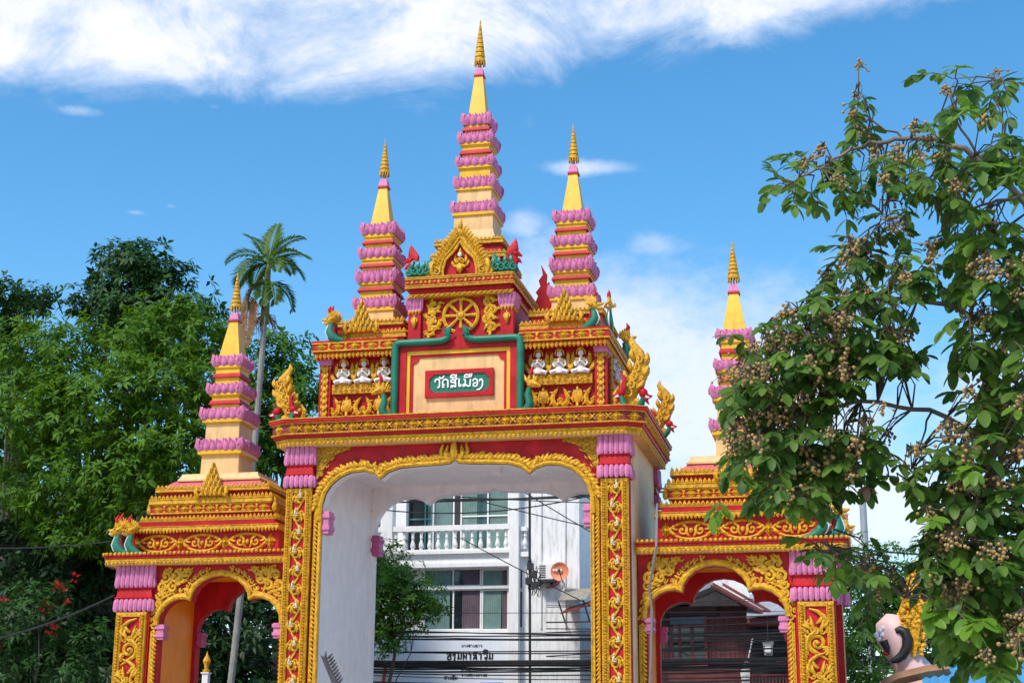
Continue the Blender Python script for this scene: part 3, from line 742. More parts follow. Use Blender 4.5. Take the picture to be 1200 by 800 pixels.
for s in (-1, 1):
    P = [(s*1.47, .09, 9.17), (s*1.47, .09, 10.8), (s*1.465, .09, 10.9), (s*1.43, .09, 10.955), (s*1.35, .09, 10.965), (s*.45, .09, 10.965), (s*.33, .08, 10.98), (s*.22, .06, 11.03), (s*.16, .05, 11.11)]
    gf.tube(P, [.088]*6+[.086, .075, .06], 8)
    flame(gf, s*.19, 11.02, .30, .17, -.30*s, .05, -s*8, -.15); flame(gf, s*.24, 11.05, .2, .1, .15*s, .03, 0, .2)
    for k in range(4): gf.tube([(s*(.12+.05*k), .0, 11.06+.05*k), (s*(.16+.05*k), -.02, 11.08+.05*k), (s*(.21+.05*k), .03, 11.07+.05*k)], .016, 4)
    gf.tube([(s*1.47, .09, 9.25), (s*1.56, .05, 9.21), (s*1.68, .0, 9.27), (s*1.71, -.02, 9.42), (s*1.66, -.02, 9.6), (s*1.70, -.02, 9.75)], [.09, .12, .12, .09, .075, .06], 8)
gf.build('serpent_frame', GREEN, GATE, 60)
for s in (-1, 1):
    sh = MB(); x = s*1.76
    sh.ball((x, -.04, 9.84), (.12, .09, .1), 8, 6); sh.tube([(x, -.05, 9.84), (x+s*.12, -.06, 9.8), (x+s*.2, -.06, 9.76)], [.09, .065, .03], 6)
    for k in range(4): flame(sh, x-s*.05+s*.02*k, 9.84+.02*k, .26-.03*k, .09, (-.3+.2*k)*s, -.02, s*(20-18*k))
    h = sh.build('serpent_head', GOLD, GATE, 60)
    MB().tube([(x-s*.02, -.03, 10.05), (x, -.04, 10.16), (x+s*.05, -.04, 10.26)], [.05, .04, .008], 6).build('crest_tip', RED, h, 60)
# name board
SB = thing('name_board', 'green name board with white Lao lettering in a red frame high on the gate', 'sign', (.03, .2, 9.99))
mb = MB(); W2, H2 = .80, .315; t = .10
mb.box(.03-W2, .03+W2, .16, .232, 9.99-H2, 9.99-H2+t); mb.box(.03-W2, .03+W2, .16, .232, 9.99+H2-t, 9.99+H2); mb.box(.03-W2, .03-W2+t, .162, .232, 9.99-H2+t, 9.99+H2-t); mb.box(.03+W2-t, .03+W2, .162, .232, 9.99-H2+t, 9.99+H2-t)
for sx in (-1, 1):
    for sz in (-1, 1):
        cx, cz = .03+sx*(W2-t), 9.99+sz*(H2-t); pp = [(cx, cz), (cx-sx*.1, cz), (cx-sx*.095, cz-sz*.04), (cx-sx*.05, cz-sz*.045), (cx-sx*.045, cz-sz*.085), (cx, cz-sz*.1)]
        mb.prism(pp if sx*sz < 0 else pp[::-1], .165, .232)
mb.build('board_frame', RED, SB, 0)
MB().box(.03-W2+.09, .03+W2-.09, .195, .231, 9.99-H2+.09, 9.99+H2-.09).build('board_face', GREEN, SB, 0)
def strokes(mb, S, fx, r, y, rtop=None):
    for st in S:
        pts = [fx(*p) for p in st]; mb.tube([(x, y, z) for x, z in pts], r, 6, .6)
        for x, z in (pts[0], pts[-1]): mb.ball((x, y, z), (r, r*.6, r), 6, 4)
LETTERS = [
 [(255, 328), (252, 306), (272, 290), (298, 290), (314, 306), (318, 345), (314, 405), (292, 412)],
 [(316, 262), (322, 276), (342, 278), (364, 268), (378, 246)],
 [(385, 372), (366, 372), (362, 404), (382, 406)], [(366, 372), (362, 325), (378, 298), (410, 290), (436, 306), (440, 345), (440, 404)],
 [(486, 330), (484, 306), (510, 294), (540, 304), (550, 330), (553, 402)], [(486, 330), (515, 338), (550, 338)], [(553, 402), (520, 384), (486, 386), (484, 404), (508, 404)], [(540, 306), (572, 280)],
 [(478, 266), (484, 238), (510, 224), (540, 230), (560, 262), (478, 266)], [(556, 258), (562, 226)],
 [(602, 290), (602, 380), (612, 396), (630, 388), (626, 370)],
 [(676, 296), (692, 296), (694, 380), (672, 396), (656, 384), (664, 366), (700, 372), (740, 394), (762, 390), (768, 296)],
 [(680, 262), (684, 234), (712, 220), (742, 230), (760, 260), (680, 262)], [(752, 250), (758, 214)], [(776, 254), (786, 214)],
 [(806, 316), (812, 294), (840, 284), (868, 302), (872, 350), (860, 388), (828, 394), (808, 378), (816, 350), (846, 340)],
 [(902, 318), (906, 294), (928, 288), (944, 312), (944, 370), (928, 414), (896, 436), (868, 440)]]
bl = MB()
strokes(bl, LETTERS, lambda px, py: (-.78+(px-97)/1010*1.62, 9.69+(545-(py+.042*(px-97)))/385*.62+.005), .0195, .176)
bl.build('board_lettering', paint('letter_white', (.85, .85, .83), .5, .05, 0, bump=0), SB, 60)

# ---- wheel storey
MB().box(-1.2, 1.2, .42, 3.3, 11.06, 12.2).build('wheel_storey', RED, GATE, 0)
for s in (-1, 1):
    x = s*1.10
    pl = MB().box(x-.15, x+.15, .33, .75, 11.06, 12.1).build('wheel_pilaster', RED, GATE, 0)
    c = MB(); 
    for k in range(5): c.tube([(x+(k-2)*.075, .36, 11.80), (x+(k-2)*.082, .31, 11.92), (x+(k-2)*.09, .28, 12.10)], [.035, .05, .042], 6)
    for k in range(5): c.tube([(x+s*.14, .42+.08*k, 11.8), (x+s*.17, .42+.08*k, 11.92), (x+s*.21, .42+.08*k, 12.1)], [.035, .05, .042], 6)
    c.box(x-.16, x+.16, .31, .78, 11.79, 12.08); c.build('pilaster_capital', PINK, pl, 50)
    gg = MB(); row(gg, (x-.16, .31, 11.79), (x+.16, .31, 11.79), -.1, .08, (0, -1, 0), .03); row(gg, (x+s*.155, .33, 11.79), (x+s*.155, .76, 11.79), -.1, .08, (s, 0, 0), .03)
    flame(gg, x, 11.62, .26, .15, 0, .31, 180, 0)
    for q_ in (-1, 1): flame(gg, x+q_*.05, 11.62, .17, .07, .2*q_, .31, 180); flame(gg, x+q_*.04, 11.5, .1, .05, .5*q_, .31)
    flame(gg, x, 11.6, .1, .06, 0, .31, 0, 0); gg.build('pilaster_trim', GOLD, pl, 50)
    ss = MB(); X = s*.68
    for (dx, z, r, a, sg) in ((-.03, 11.92, .15, 0, 1), (.05, 11.72, .15, 180, -1), (-.04, 11.50, .16, 0, 1), (.05, 11.31, .14, 180, -1)):
        curl(ss, X+s*dx, z, r*.9, a, 1.15, sg*s, .39, .40, 14, 6)
        for k in range(3): flame(ss, X+s*dx+.09*math.cos(k*2.1), z+.09*math.sin(k*2.1), .17, .10, .4*(1 if k % 2 else -1), .39, k*120-90)
    ss.tube([(X-s*.05, .4, 11.2), (X+s*.06, .38, 11.4), (X-s*.06, .38, 11.6), (X+s*.06, .38, 11.8), (X-s*.05, .38, 12.0), (X+s*.12, .4, 12.05)], [.03, .045, .045, .045, .04, .01], 6)
    ss.build('side_scroll', GOLD, GATE, 60)
WH = MB(); cx, cz = 0, 11.635
WH.tube([(cx+.405*math.cos(2*math.pi*i/40), .37, cz+.405*math.sin(2*math.pi*i/40)) for i in range(41)], .043, 6)
for k in range(20): pass
whl = WH.build('dharma_wheel', GOLD, GATE, 60)
for k in range(8):
    a = math.pi/4*k+math.pi/8*0; sp = MB(); sp.tube([(cx+.06*math.cos(a), .38, cz+.06*math.sin(a)), (cx+.38*math.cos(a), .38, cz+.38*math.sin(a))], [.026, .045], 6); sp.build('spoke', GOLD, whl, 60)
hb = MB(); hb.ball((cx, .36, cz), (.085, .06, .085), 10, 6); hb.tube([(cx+.1*math.cos(i*math.pi/8), .36, cz+.1*math.sin(i*math.pi/8)) for i in range(17)], .018, 5); hb.build('hub', GOLD, whl, 60)
b = box_band(GATE, -1.23, 1.23, .22, 3.5, 12.07, 12.15, .12, False, False, 0, GOLDD); gm = MB()
for k in range(20): gm.tube([(-1.2+k*.125, .2, 12.08), (-1.15+k*.125, .185, 12.11), (-1.1+k*.125, .2, 12.14)], .02, 4)
gm.build('rope_trim', GOLD, b, 40)
MB().box(-1.2, 1.2, .26, 3.46, 12.14, 12.29).build('cornice_neck', RED, GATE, 0)
mb = MB().box(-1.28, 1.28, .15, 3.6, 12.28, 12.545); wc = mb.build('wheel_cornice', RED, GATE, 0)
gm = MB()
for A, B, n in (((-1.28, .15), (1.28, .15), (0, -1, 0)), ((1.28, .15), (1.28, 3.6), (1, 0, 0)), ((-1.28, 3.6), (-1.28, .15), (-1, 0, 0))):
    for z, r in ((12.30, .025), (12.345, .018), (12.50, .02), (12.54, .026)): gm.tube([(A[0]+n[0]*.005, A[1]+n[1]*.005, z), (B[0]+n[0]*.005, B[1]+n[1]*.005, z)], r, 5)
    d = Vector((B[0]-A[0], B[1]-A[1])); l = d.length; k = int(l/.105)
    for i in range(k):
        c = Vector(A)+d*((i+.5)/k); gm.ball((c.x+n[0]*.008, c.y+n[1]*.008, 12.422), (.042 if n[1] else .03, .042 if n[0] else .03, .05 if i % 2 else .028), 6, 4)
gm.build('cornice_relief', GOLDD, wc, 40)
# pediment
pd = MB()
outer = [(.66, 12.56), (.64, 12.75), (.58, 12.92), (.52, 13.05), (.42, 13.2), (.31, 13.36), (.2, 13.5), (.1, 13.62), (0, 13.72)]
inner = [(.40, 12.56), (.40, 12.72), (.36, 12.86), (.335, 12.95), (.26, 13.03), (.18, 13.1), (.1, 13.2), (.04, 13.3), (0, 13.36)]
o2 = [(-x, z) for x, z in outer]+outer[::-1][1:]; i2 = [(-x, z) for x, z in inner]+inner[::-1][1:]
n = len(o2); yf, yb = .20, .36
v = [(x, yf, z) for x, z in o2]+[(x, yf, z) for x, z in i2]+[(x, yb, z) for x, z in o2]+[(x, yb, z) for x, z in i2]
f = []
for i in range(n-1):
    f += [(i, i+1, n+i+1, n+i), (2*n+i, 2*n+i+1, i+1, i), (n+i, n+i+1, 3*n+i+1, 3*n+i), (3*n+i, 3*n+i+1, 2*n+i+1, 2*n+i)]
pd.add(v, f); mid = [((a[0]+b[0]*2)/3, (a[1]+b[1]*2)/3) for a, b in zip(o2, i2)]
pd.tube([(x, .19, z) for x, z in i2], .028, 6); pd.tube([(x, .185, z) for x, z in mid], .022, 6)
pdo = pd.build('pediment', GOLD, GATE, 50)
mb = MB()
rs = resample(o2, .085)
for i in range(1, len(rs)-1):
    x, z = rs[i]; s = 1 if x > 0 else -1; t_ = Vector(rs[i+1])-Vector(rs[i-1]); a = math.degrees(math.atan2(t_.y, t_.x))
    flame(mb, x*.96, z-.04, .17, .1, -.2*s, .2, a, .2, 5, 5); curl(mb, x*.9, z-.06, .05, 0, 1, s, .18, .4, 8, 4)
for s in (-1, 1): flame(mb, s*.62, 12.56, .46, .17, .12*s, .2, 0, .35); flame(mb, s*.72, 12.56, .28, .12, .3*s, .2, -s*12, .3); curl(mb, s*.55, 12.66, .1, 90, 1.1, s, .16)
mb.ball((0, .22, 13.62), (.09, .07, .13), 8, 6); flame(mb, 0, 13.66, .3, .15, 0, .2, 0, 0); mb.build('pediment_crest', GOLD, pdo, 50)
MB().prism([(-x*.99, z) for x, z in inner]+[(x*.99, z) for x, z in inner[::-1][1:]], .28, .34).build('pediment_ground', RED, pdo, 0)
inst(GPB, 'gold_deity', GATE, (0, .27, 12.93), scale=(.62,)*3); inst(PC, 'wing_and_crown', GATE, (0, .27, 12.93), scale=(.7, .7, .66)); MB().ball((0, .20, 13.055), (.05, .05, .06), 8, 6).build('deity_face', WHITE, GATE, 60)
mb = MB(); flame(mb, 0, 12.80, .2, .2, 0, .22, 180, 0); mb.build('pediment_drop', GOLD, pdo, 50)
# tiers behind the pediment and the tall spire
for (hw, z0, z1) in ((.92, 12.54, 13.22), (.84, 13.3, 13.6)):
    MB().sq(0, 1.85, [(z0, hw-.05), (z1, hw-.08)]).build('spire_step', RED, GATE, 0)
    box_band(GATE, -hw, hw, 1.85-hw, 1.85+hw, z1-.02, z1+.09, .2, False, False, .1, GOLDD)
spire(GATE, 0.02, 1.85, [('flare', 13.66, 14.06, .49), ('peach', 14.03, 14.43, .475), ('ledge', 14.41, 14.49, .52), ('lotus', 14.49, 14.82, .52), ('peach', 14.8, 15.09, .42), ('ledge', 15.08, 15.15, .465), ('lotus', 15.15, 15.48, .48),
    ('yel', 15.46, 15.68, .375), ('ledge', 15.66, 15.73, .425), ('lotus', 15.73, 16.02, .44), ('yel', 16.0, 16.3, .335), ('red', 16.07, 16.19, .375), ('ledge', 16.28, 16.355, .385), ('lotus', 16.355, 16.67, .405), ('yel', 16.65, 16.86, .29), ('red', 16.70, 16.80, .33), ('lotus', 16.86, 17.18, .335)],
    (17.14, 18.30, .225, .095), (18.28, 18.51, .115), (18.66, 19.85, .14), 'tallest spire at the centre, five lilac lotus bands and a yellow needle')
# ================================================================== side gateways
WG = thing('side_gateway', 'smaller red side gateway with trefoil arch and spire, half hidden by the fruit tree', 'side gateway', (6.2, 1.85, 0), 'side gateways')
CXA = 5.65
wh = [(0, 5.785), (.22, 5.755), (.42, 5.67), (.58, 5.53), (.67, 5.38), (.70, 5.215), (.84, 5.265), (1.02, 5.265), (1.2, 5.195), (1.36, 5.06), (1.45, 4.88), (1.47, 4.68)]
WP = [(CXA+x, z) for x, z in arch_path(wh, 0)]
mb = MB(); arch_wall(mb, WP, (3.99, 8.12), 6.06, .6, .85); mb.build('front_wall', RED, WG, 0)
mb = MB(); soffit(mb, WP, .59, .86); mb.build('arch_reveal', RED, WG, 30)
mb = MB(); WP2 = [(x, z-.0 if z < 1 else z-.02) for x, z in WP]; arch_wall(mb, WP2, (3.99, 8.12), 6.0, 2.75, 3.0); soffit(mb, WP2, 2.74, 3.01); mb.build('rear_wall', RED, WG, 0)
mb = MB(); mb.box(3.98, CXA-1.56, .86, 2.74, 0, 5.97); mb.box(CXA+1.56, 8.1, .86, 2.74, 0, 5.97); mb.box(CXA-1.56, CXA+1.56, .86, 2.74, 5.9, 5.98); mb.build('passage_wall', ORANGE, WG, 0)
for sx in (-1, 1):
    for y in (.62, 2.85):
        b = MB(); x = CXA+sx*1.42; b.box(x-.085, x+.085, y-.06, y+.2, 4.36, 4.70); b.box(x-.105, x+.105, y-.09, y+.22, 4.42, 4.49); b.box(x-.11, x+.11, y-.09, y+.22, 4.6, 4.68); b.build('springer_block', PINK if y < 1 else PINKD, WG, 30)
top = [p for p in WP if p[1] > 4.5]; am = MB()
am.tube([(x, .56, z) for x, z in offset_path(top, .055)], .06, 8); am.tube([(x, .585, z) for x, z in offset_path(top, .115)], .03, 6)
am.build('arch_moulding', GOLD, WG, 60)
sp = MB()
rs = resample(offset_path(top, .22), .155)
for i, (x, z) in enumerate(rs):
    if z > 5.97 or x < 4.12: continue
    s = -1 if x < CXA else 1; t_ = Vector(rs[min(i+1, len(rs)-1)])-Vector(rs[max(i-1, 0)]); a = math.degrees(math.atan2(t_.y, t_.x))
    curl(sp, x, z+.02, .058, a+180 if s > 0 else a, .95, s, .58, .42, 9, 5); flame(sp, x-s*.03, z-.09, .14, .08, .45*s, .585, a*.9, .25, 5, 5)
sp.build('comma_row', GOLD, WG, 60)['kind'] = 'stuff'
for s in (-1, 1):
    sp = MB(); rr = random.Random(11)
    pts_ = [(1.45, 5.02, .075), (1.47, 5.18, .09), (1.45, 5.36, .11), (1.40, 5.56, .13), (1.34, 5.78, .13), (1.12, 5.78, .14), (1.16, 5.55, .12), (.92, 5.86, .1), (.98, 5.68, .09), (.78, 5.93, .06), (1.27, 5.42, .07), (1.30, 5.93, .07), (1.05, 5.92, .06)]
    for k, (dx, z, r) in enumerate(pts_):
        curl(sp, CXA+s*dx, z, r*1.0, rr.uniform(0, 360), 1.3, s if k % 2 else -s, .56, .40, 13, 5)
        for j in range(4): flame(sp, CXA+s*dx+rr.uniform(-.8, .8)*r, z+rr.uniform(-.9, .5)*r, r*1.6, r*.8, s*-.35, .57, s*rr.uniform(0, 80), .3, 5, 5)
    sp.build('spandrel_ornament', GOLD, WG, 60)
# leaf strips below the springing
for s in (-1, 1):
    st = MB(); xa = CXA+s*1.56
    st.box(xa-.03 if s > 0 else xa-.09, xa+.09 if s > 0 else xa+.03, .56, .6, .3, 4.55)
    for k in range(22):
        z = 2.6+k*.092; curl(st, xa+s*.0, z, .06, 270, .95, s, .56, .42, 8, 5); flame(st, xa-s*.07, z-.04, .13, .08, .45*s, .56, -s*25, .3, 5, 5)
    for k in range(3): curl(st, xa+s*(.02-.03*k), 4.68+k*.17, .08, 200, 1, s, .57, .4, 10, 5)
    st.build('leaf_border', GOLD, WG, 60)
# corner pillar with scroll panel
def scroll_unit():
    m_ = MB()
    curl(m_, .0, .0, .165, 250, 1.55, -1, 0, .27, 24, 6, tail=(.17, -.30))
    m_.tube([(-.17, 0, -.22), (-.185, -.02, -.06), (-.15, -.03, .10), (-.04, -.03, .20), (.08, -.02, .24)], [.02, .034, .036, .034, .012], 6)
    for k in range(4): flame(m_, .13-.02*k, -.22+.05*k, .11, .06, .3, -.02, -20-18*k, .3, 4, 5)
    for k in range(3): flame(m_, -.15+.03*k, .10+.05*k, .11, .055, -.3, -.02, 40-25*k, .3, 4, 5)
    return m_.mesh('scroll_leaf', GOLD, 60)
def flame_unit():
    m_ = MB()
    m_.tube([(.17, 0, -.22), (.18, -.02, -.06), (.13, -.03, .08), (.02, -.03, .17), (-.12, -.02, .22)], [.024, .038, .042, .034, .012], 6)
    for k, (x, z, h, a) in enumerate(((-.02, -.2, .30, 8), (-.09, -.17, .27, 24), (.05, -.19, .26, -8), (-.13, -.12, .2, 44), (.0, -.05, .2, -28), (.09, -.12, .2, -34), (-.15, -.22, .2, 30))): flame(m_, x, z, h, .085, -.25 if a > 0 else .25, -.02, a, .3, 6, 5)
    curl(m_, -.02, -.17, .075, 180, 1.1, 1, -.03, .4, 11, 5); curl(m_, .09, -.2, .05, 0, 1.1, -1, -.03, .4, 9, 5); curl(m_, -.12, -.03, .05, 90, 1.1, 1, -.03, .4, 9, 5)
    return m_.mesh('flame_leaf', GOLD, 60)
SU, FU = scroll_unit(), flame_unit()
cx = 7.755
core = MB().box(7.33, 8.16, .52, 1.35, 0, 6.06).build('pillar', RED, WG, 0)
fr = MB(); fr.box(cx-.375, cx-.215, .45, .53, .3, 4.98); fr.box(cx+.215, cx+.375, .45, .53, .3, 4.98); fr.box(cx-.215, cx+.215, .452, .53, 4.88, 4.977)
for xx in (-.355, -.235, .235, .355): beads(fr, (cx+xx, .445, 2.5), (cx+xx, .445, 4.95), .02, .05, 5, 3)
for xx in (-.295, .295):
    for k in range(34): fr.tube([(cx+xx, .45, 2.5+k*.072), (cx+xx, .42, 2.53+k*.072), (cx+xx, .45, 2.562+k*.072)], [.006, .038, .004], 5)
fr.build('panel_frame', GOLD, core, 40)
MB().box(cx-.215, cx+.215, .49, .515, .3, 4.9).build('panel_ground', RED, core, 0)
for k in range(6):
    z = 4.58-k*.46
    inst(FU if k % 2 == 0 else SU, 'flame_leaf' if k % 2 == 0 else 'scroll_leaf', core, (cx, .485, z), scale=(1.2 if k % 4 < 2 else -1.2, 1.3, 1.15))
capital(core, 7.27, 8.20, .46, 1.4, 5.0, 6.05)
mb = MB().box(8.1, 8.3, 1.5, 2.0, 0, 5.05); mb.box(7.4, 8.18, 2.2, 3.05, 0, 5.05); p2 = mb.build('rear_pillar', RED, WG, 0)
capital(p2, 8.0, 8.42, 1.45, 2.05, 5.0, 6.0); capital(p2, 7.35, 8.22, 2.15, 3.1, 5.0, 6.0)
MB().box(8.285, 8.31, 1.49, 1.55, 0, 5.0).build('pillar_edge', PEACH, WG, 0)
# cornice
def wplan(o, xb=8.52, xa=3.985, y0=.2, y1=3.4): return [(xa, y0+o), (xb-.1-.5*o, y0+o), (xb-o, y0+.12+o*.6), (xb-o, y1-o), (xa, y1-o)]
mb = MB(); polyloft(mb, [(6.055, .3), (6.06, .12), (6.10, .1)], wplan); mb.build('cornice_soffit', PEACHW, WG, 0)
mb = MB(); polyloft(mb, [(6.10, .10), (6.115, .07), (6.18, .06), (6.19, .09)], wplan)
for a, b, o in edges(.075, wplan, (0, 1, 2)):
    row(mb, (a.x, a.y, 6.13), (b.x, b.y, 6.13), -.11, .1, o, .03); row(mb, (a.x, a.y, 6.12), (b.x, b.y, 6.12), .06, .1, o, .03)
mb.build('cornice_fringe', GOLD, WG, 30)
mb = MB(); polyloft(mb, [(6.185, .08), (6.19, .045), (6.245, .045), (6.25, .02), (6.30, .02), (6.33, .3)], wplan); wcn = mb.build('cornice', RED, WG, 0)
mb = MB()
for a, b, o in edges(.02, wplan, (0, 1, 2)): beads(mb, (a.x, a.y, 6.295), (b.x, b.y, 6.295), .043, .105, 7, 5)
mb.build('cornice_bead', GOLD, wcn, 60)
# box storey with cartouches
MB().box(4.40, 8.02, .86, 3.05, 6.28, 6.90).build('box_storey', REDW, WG, 0)
cm = MB()
ov = [(0+.47*math.cos(2*math.pi*i/28), .19*math.sin(2*math.pi*i/28)*(1-.25*abs(math.cos(2*math.pi*i/28))**3)) for i in range(29)]
cm.tube([(x, 0, z) for x, z in ov], .034, 6)
for s in (-1, 1):
    curl(cm, s*.19, .01, .12, 90 if s > 0 else 90, 1.2, s, 0, .32, 14, 5); flame(cm, s*.33, -.09, .2, .09, .3*s, -.01, -s*40, .3); flame(cm, s*.05, -.12, .22, .09, .2*s, 0, -s*10, .3); flame(cm, s*.3, .03, .15, .07, .3*s, 0, -s*60)
cm.ball((0, -.03, 0), (.05, .04, .06), 8, 5); CART = cm.mesh('cartouche', GOLD, 60)
for k in range(4):
    inst(ROS, 'box_rosette', WG, (4.585+k*1.12, .85, 6.60), scale=(.27, .22, .40))
    if k < 3: inst(CART, 'cartouche', WG, (4.585+(k+.5)*1.12, .845, 6.595))
for k in range(2): inst(ROS, 'box_rosette', WG, (8.03, 1.3+k*1.3, 6.6), (0, 0, math.pi/2), (.27, .22, .4))
inst(CART, 'cartouche', WG, (8.03, 1.95, 6.595), (0, 0, math.pi/2))
b = box_band(WG, 4.37, 8.09, .72, 3.15, 6.90, 6.99, .2, True, False, 0, GOLD); MB().box(4.40, 8.05, .75, 3.12, 6.985, 7.03).build('band_lip', REDW, b, 0)
MB().box(4.50, 7.86, .82, 3.05, 7.0, 7.13).build('roof_step', RED, WG, 0)
box_band(WG, 4.46, 7.88, .82, 3.05, 7.11, 7.16, .2, False, False, .11, GOLD)
box_band(WG, 4.66, 7.64, .92, 2.9, 7.30, 7.54, .27, False, True, 0)
MB().box(4.7, 7.6, .97, 2.86, 7.12, 7.31).build('roof_step', RED, WG, 0)
box_band(WG, 4.62, 7.70, .88, 2.94, 7.535, 7.66, .2, False, False, .12, GOLD)
MB().box(4.80, 7.45, 1.0, 2.8, 7.64, 7.84).build('roof_step', RED, WG, 0)
box_band(WG, 4.70, 7.56, .9, 2.9, 7.83, 7.91, .2, False, False, .12, GOLD)
mb = MB(); mb.sq(6.15, 1.9, [(7.9, 1.32, .92), (8.06, 1.15, .78), (8.13, 1.05, .7)]); mb.build('roof_slope', ROSE, WG, 30)
mb = MB(); mb.sq(6.08, 1.85, [(8.12, 1.04, .72), (8.16, 1.04, .72), (8.22, .98, .68), (8.30, .96, .66)]); mb.build('spire_plinth', PEACH, WG, 30)
an = MB(); X, z0 = 6.10, 7.70
an.prism([(X-.33, z0), (X+.33, z0), (X+.19, z0+.3), (X+.1, z0+.55), (X, z0+.80), (X-.1, z0+.55), (X-.19, z0+.3)], .80, .93, .03)
for k in range(5):
    zz = z0+.03+k*.145; n = 5-k
    for i in range(n): flame(an, X+(i-(n-1)/2)*.11, zz, .2, .085, (i-(n-1)/2)*.12, .79, 0, 0, 5, 5); curl(an, X+(i-(n-1)/2)*.11, zz+.02, .04, 90, 1, 1, .77, .4, 7, 4)
for sg in (-1, 1): flame(an, X+sg*.33, z0-.02, .26, .13, .2*sg, .8)
an.build('antefix', GOLD, WG, 50)
for (x, y) in ((7.72, .98), (4.58, .98)): cb = MB(); cb.ball((x, y, 7.42), (.07, .07, .12), 8, 5); cb.tube([(x, y, 7.5), (x, y, 7.68)], [.05, .005], 6); cb.build('corner_bud', GOLD, WG, 60); cb.ball((x, y, 7.25), (.06, .06, .06), 6, 4)
spire(WG, 6.17, 1.85, [('peach', 8.27, 8.8, .475), ('ledge', 8.77, 8.87, .555), ('lotus', 8.87, 9.19, .575), ('peach', 9.16, 9.58, .425), ('ledge', 9.56, 9.65, .505), ('lotus', 9.65, 9.97, .535), ('yel', 9.95, 10.26, .35), ('red', 10.05, 10.16, .385), ('ledge', 10.245, 10.315, .41), ('lotus', 10.315, 10.60, .44),
    ('yel', 10.58, 10.96, .305), ('red', 10.73, 10.84, .345), ('ledge', 10.95, 11.02, .345), ('lotus', 11.02, 11.32, .365)], (11.29, 12.25, .265, .10), (12.24, 12.46, .125), (12.60, 13.52, .14))
WL = copy_tree(WG); WL.location = (-6.2, 1.85, 0); WL.scale = (-1, 1, 1)
WL['label'] = 'smaller side gateway fully in view beside the leafy trees, orange inside its trefoil arch'

# ================================================================== serpent statues
def naga(label, loc, rotz, sc=1., heads=2, group='green naga serpents on the roofs'):
    """upright serpent necks with gold heads and red crest tips; faces +x before turning"""
    t = thing('naga_statue', label, 'naga statue', loc, group, True)
    for h in range(heads):
        dy = (h-(heads-1)/2)*.22; k = 1-.07*abs(h)
        def P(*pp): return [(x*k, dy+y, z*k) for x, y, z in pp]
        m = MB(); m.tube(P((-.42, 0, .02), (-.24, 0, .05), (-.08, 0, .14), (.0, 0, .28), (-.02, 0, .42), (-.06, 0, .54)), [.05, .09, .13, .115, .085, .065], 8, .8, up=(0, 1, 0))
        nk = m.build('naga_neck', GREEN, t, 60)
        m = MB(); m.tube(P((-.06, 0, .04), (.07, 0, .15), (.125, 0, .28), (.07, 0, .42), (.02, 0, .53)), .022, 6); m.build('belly_edge', WHITE, nk, 60)
        m = MB(); m.tube(P((-.20, 0, .12), (-.13, 0, .28), (-.11, 0, .44), (-.13, 0, .54)), [.03, .035, .03, .015], 6); m.build('back_fin', RED, nk, 60)
        m = MB(); m.ball(P((-.02, 0, .62))[0], (.13, .10, .10), 8, 6)
        m.tube(P((.02, 0, .63), (.14, 0, .62), (.24, 0, .66)), [.085, .06, .02], 6); m.tube(P((.02, 0, .57), (.12, 0, .53), (.19, 0, .53)), [.06, .04, .015], 6)
        for q in range(5): m.tube(P((-.1+q*.03, 0, .64+q*.02), (-.19+q*.05, 0, .74+q*.02), (-.2+q*.06, 0, .86+q*.03)), [.06, .055, .008], 5)
        for q in (-1, 1): m.ball(P((.05, q*.075, .68))[0], .03, 6, 4); m.tube(P((-.05, q*.1, .62), (-.16, q*.13, .66), (-.24, q*.11, .78)), [.05, .04, .006], 5)
        hd = m.build('naga_head', GOLD, t, 60)
        m = MB(); m.tube(P((.0, 0, .84), (.03, 0, .94), (-.02, 0, 1.05)), [.055, .05, .008], 6); m.build('crest_tip', RED, hd, 60)
        m = MB(); m.tube(P((.1, 0, .575), (.18, 0, .575), (.23, 0, .55)), [.04, .028, .008], 5); m.build('tongue', WHITE, hd, 60)
    t.rotation_euler.z = rotz; t.scale = (sc, sc, sc)
    return t
naga('pair of green naga necks with gold heads on the left side gateway corner', (-8.28, .62, 6.29), math.pi, 1.0, 2)
naga('single green naga bending forward beside the paired necks on the left side gateway', (-7.95, .5, 6.29), math.pi*1.0, .92, 1)
naga('green naga beside the last cartouche on the right side gateway, leaf-shaded', (7.98, .5, 6.29), 0, 1.05, 1)
naga('two-headed green naga at the outer corner of the right side gateway', (8.3, .8, 6.29), .15, 1.0, 2)
naga('gold-headed naga standing at the far back corner of the right side gateway', (8.45, 2.6, 6.29), .0, .85, 2)
naga('green naga with gold head on the left end of the attic roof', (-3.08, .2, 11.10), math.pi, .88, 2)
naga('bending green naga with gold head at the right front corner of the attic roof', (3.16, .18, 11.10), -.1, .88, 1)
naga('slim naga seen edge-on at the right front corner of the attic roof', (3.47, .3, 11.10), -math.pi/2, .88, 1)
naga('naga on the far right rear corner of the attic roof above the gold tail', (3.5, 3.0, 11.0), -.2, .95, 1)
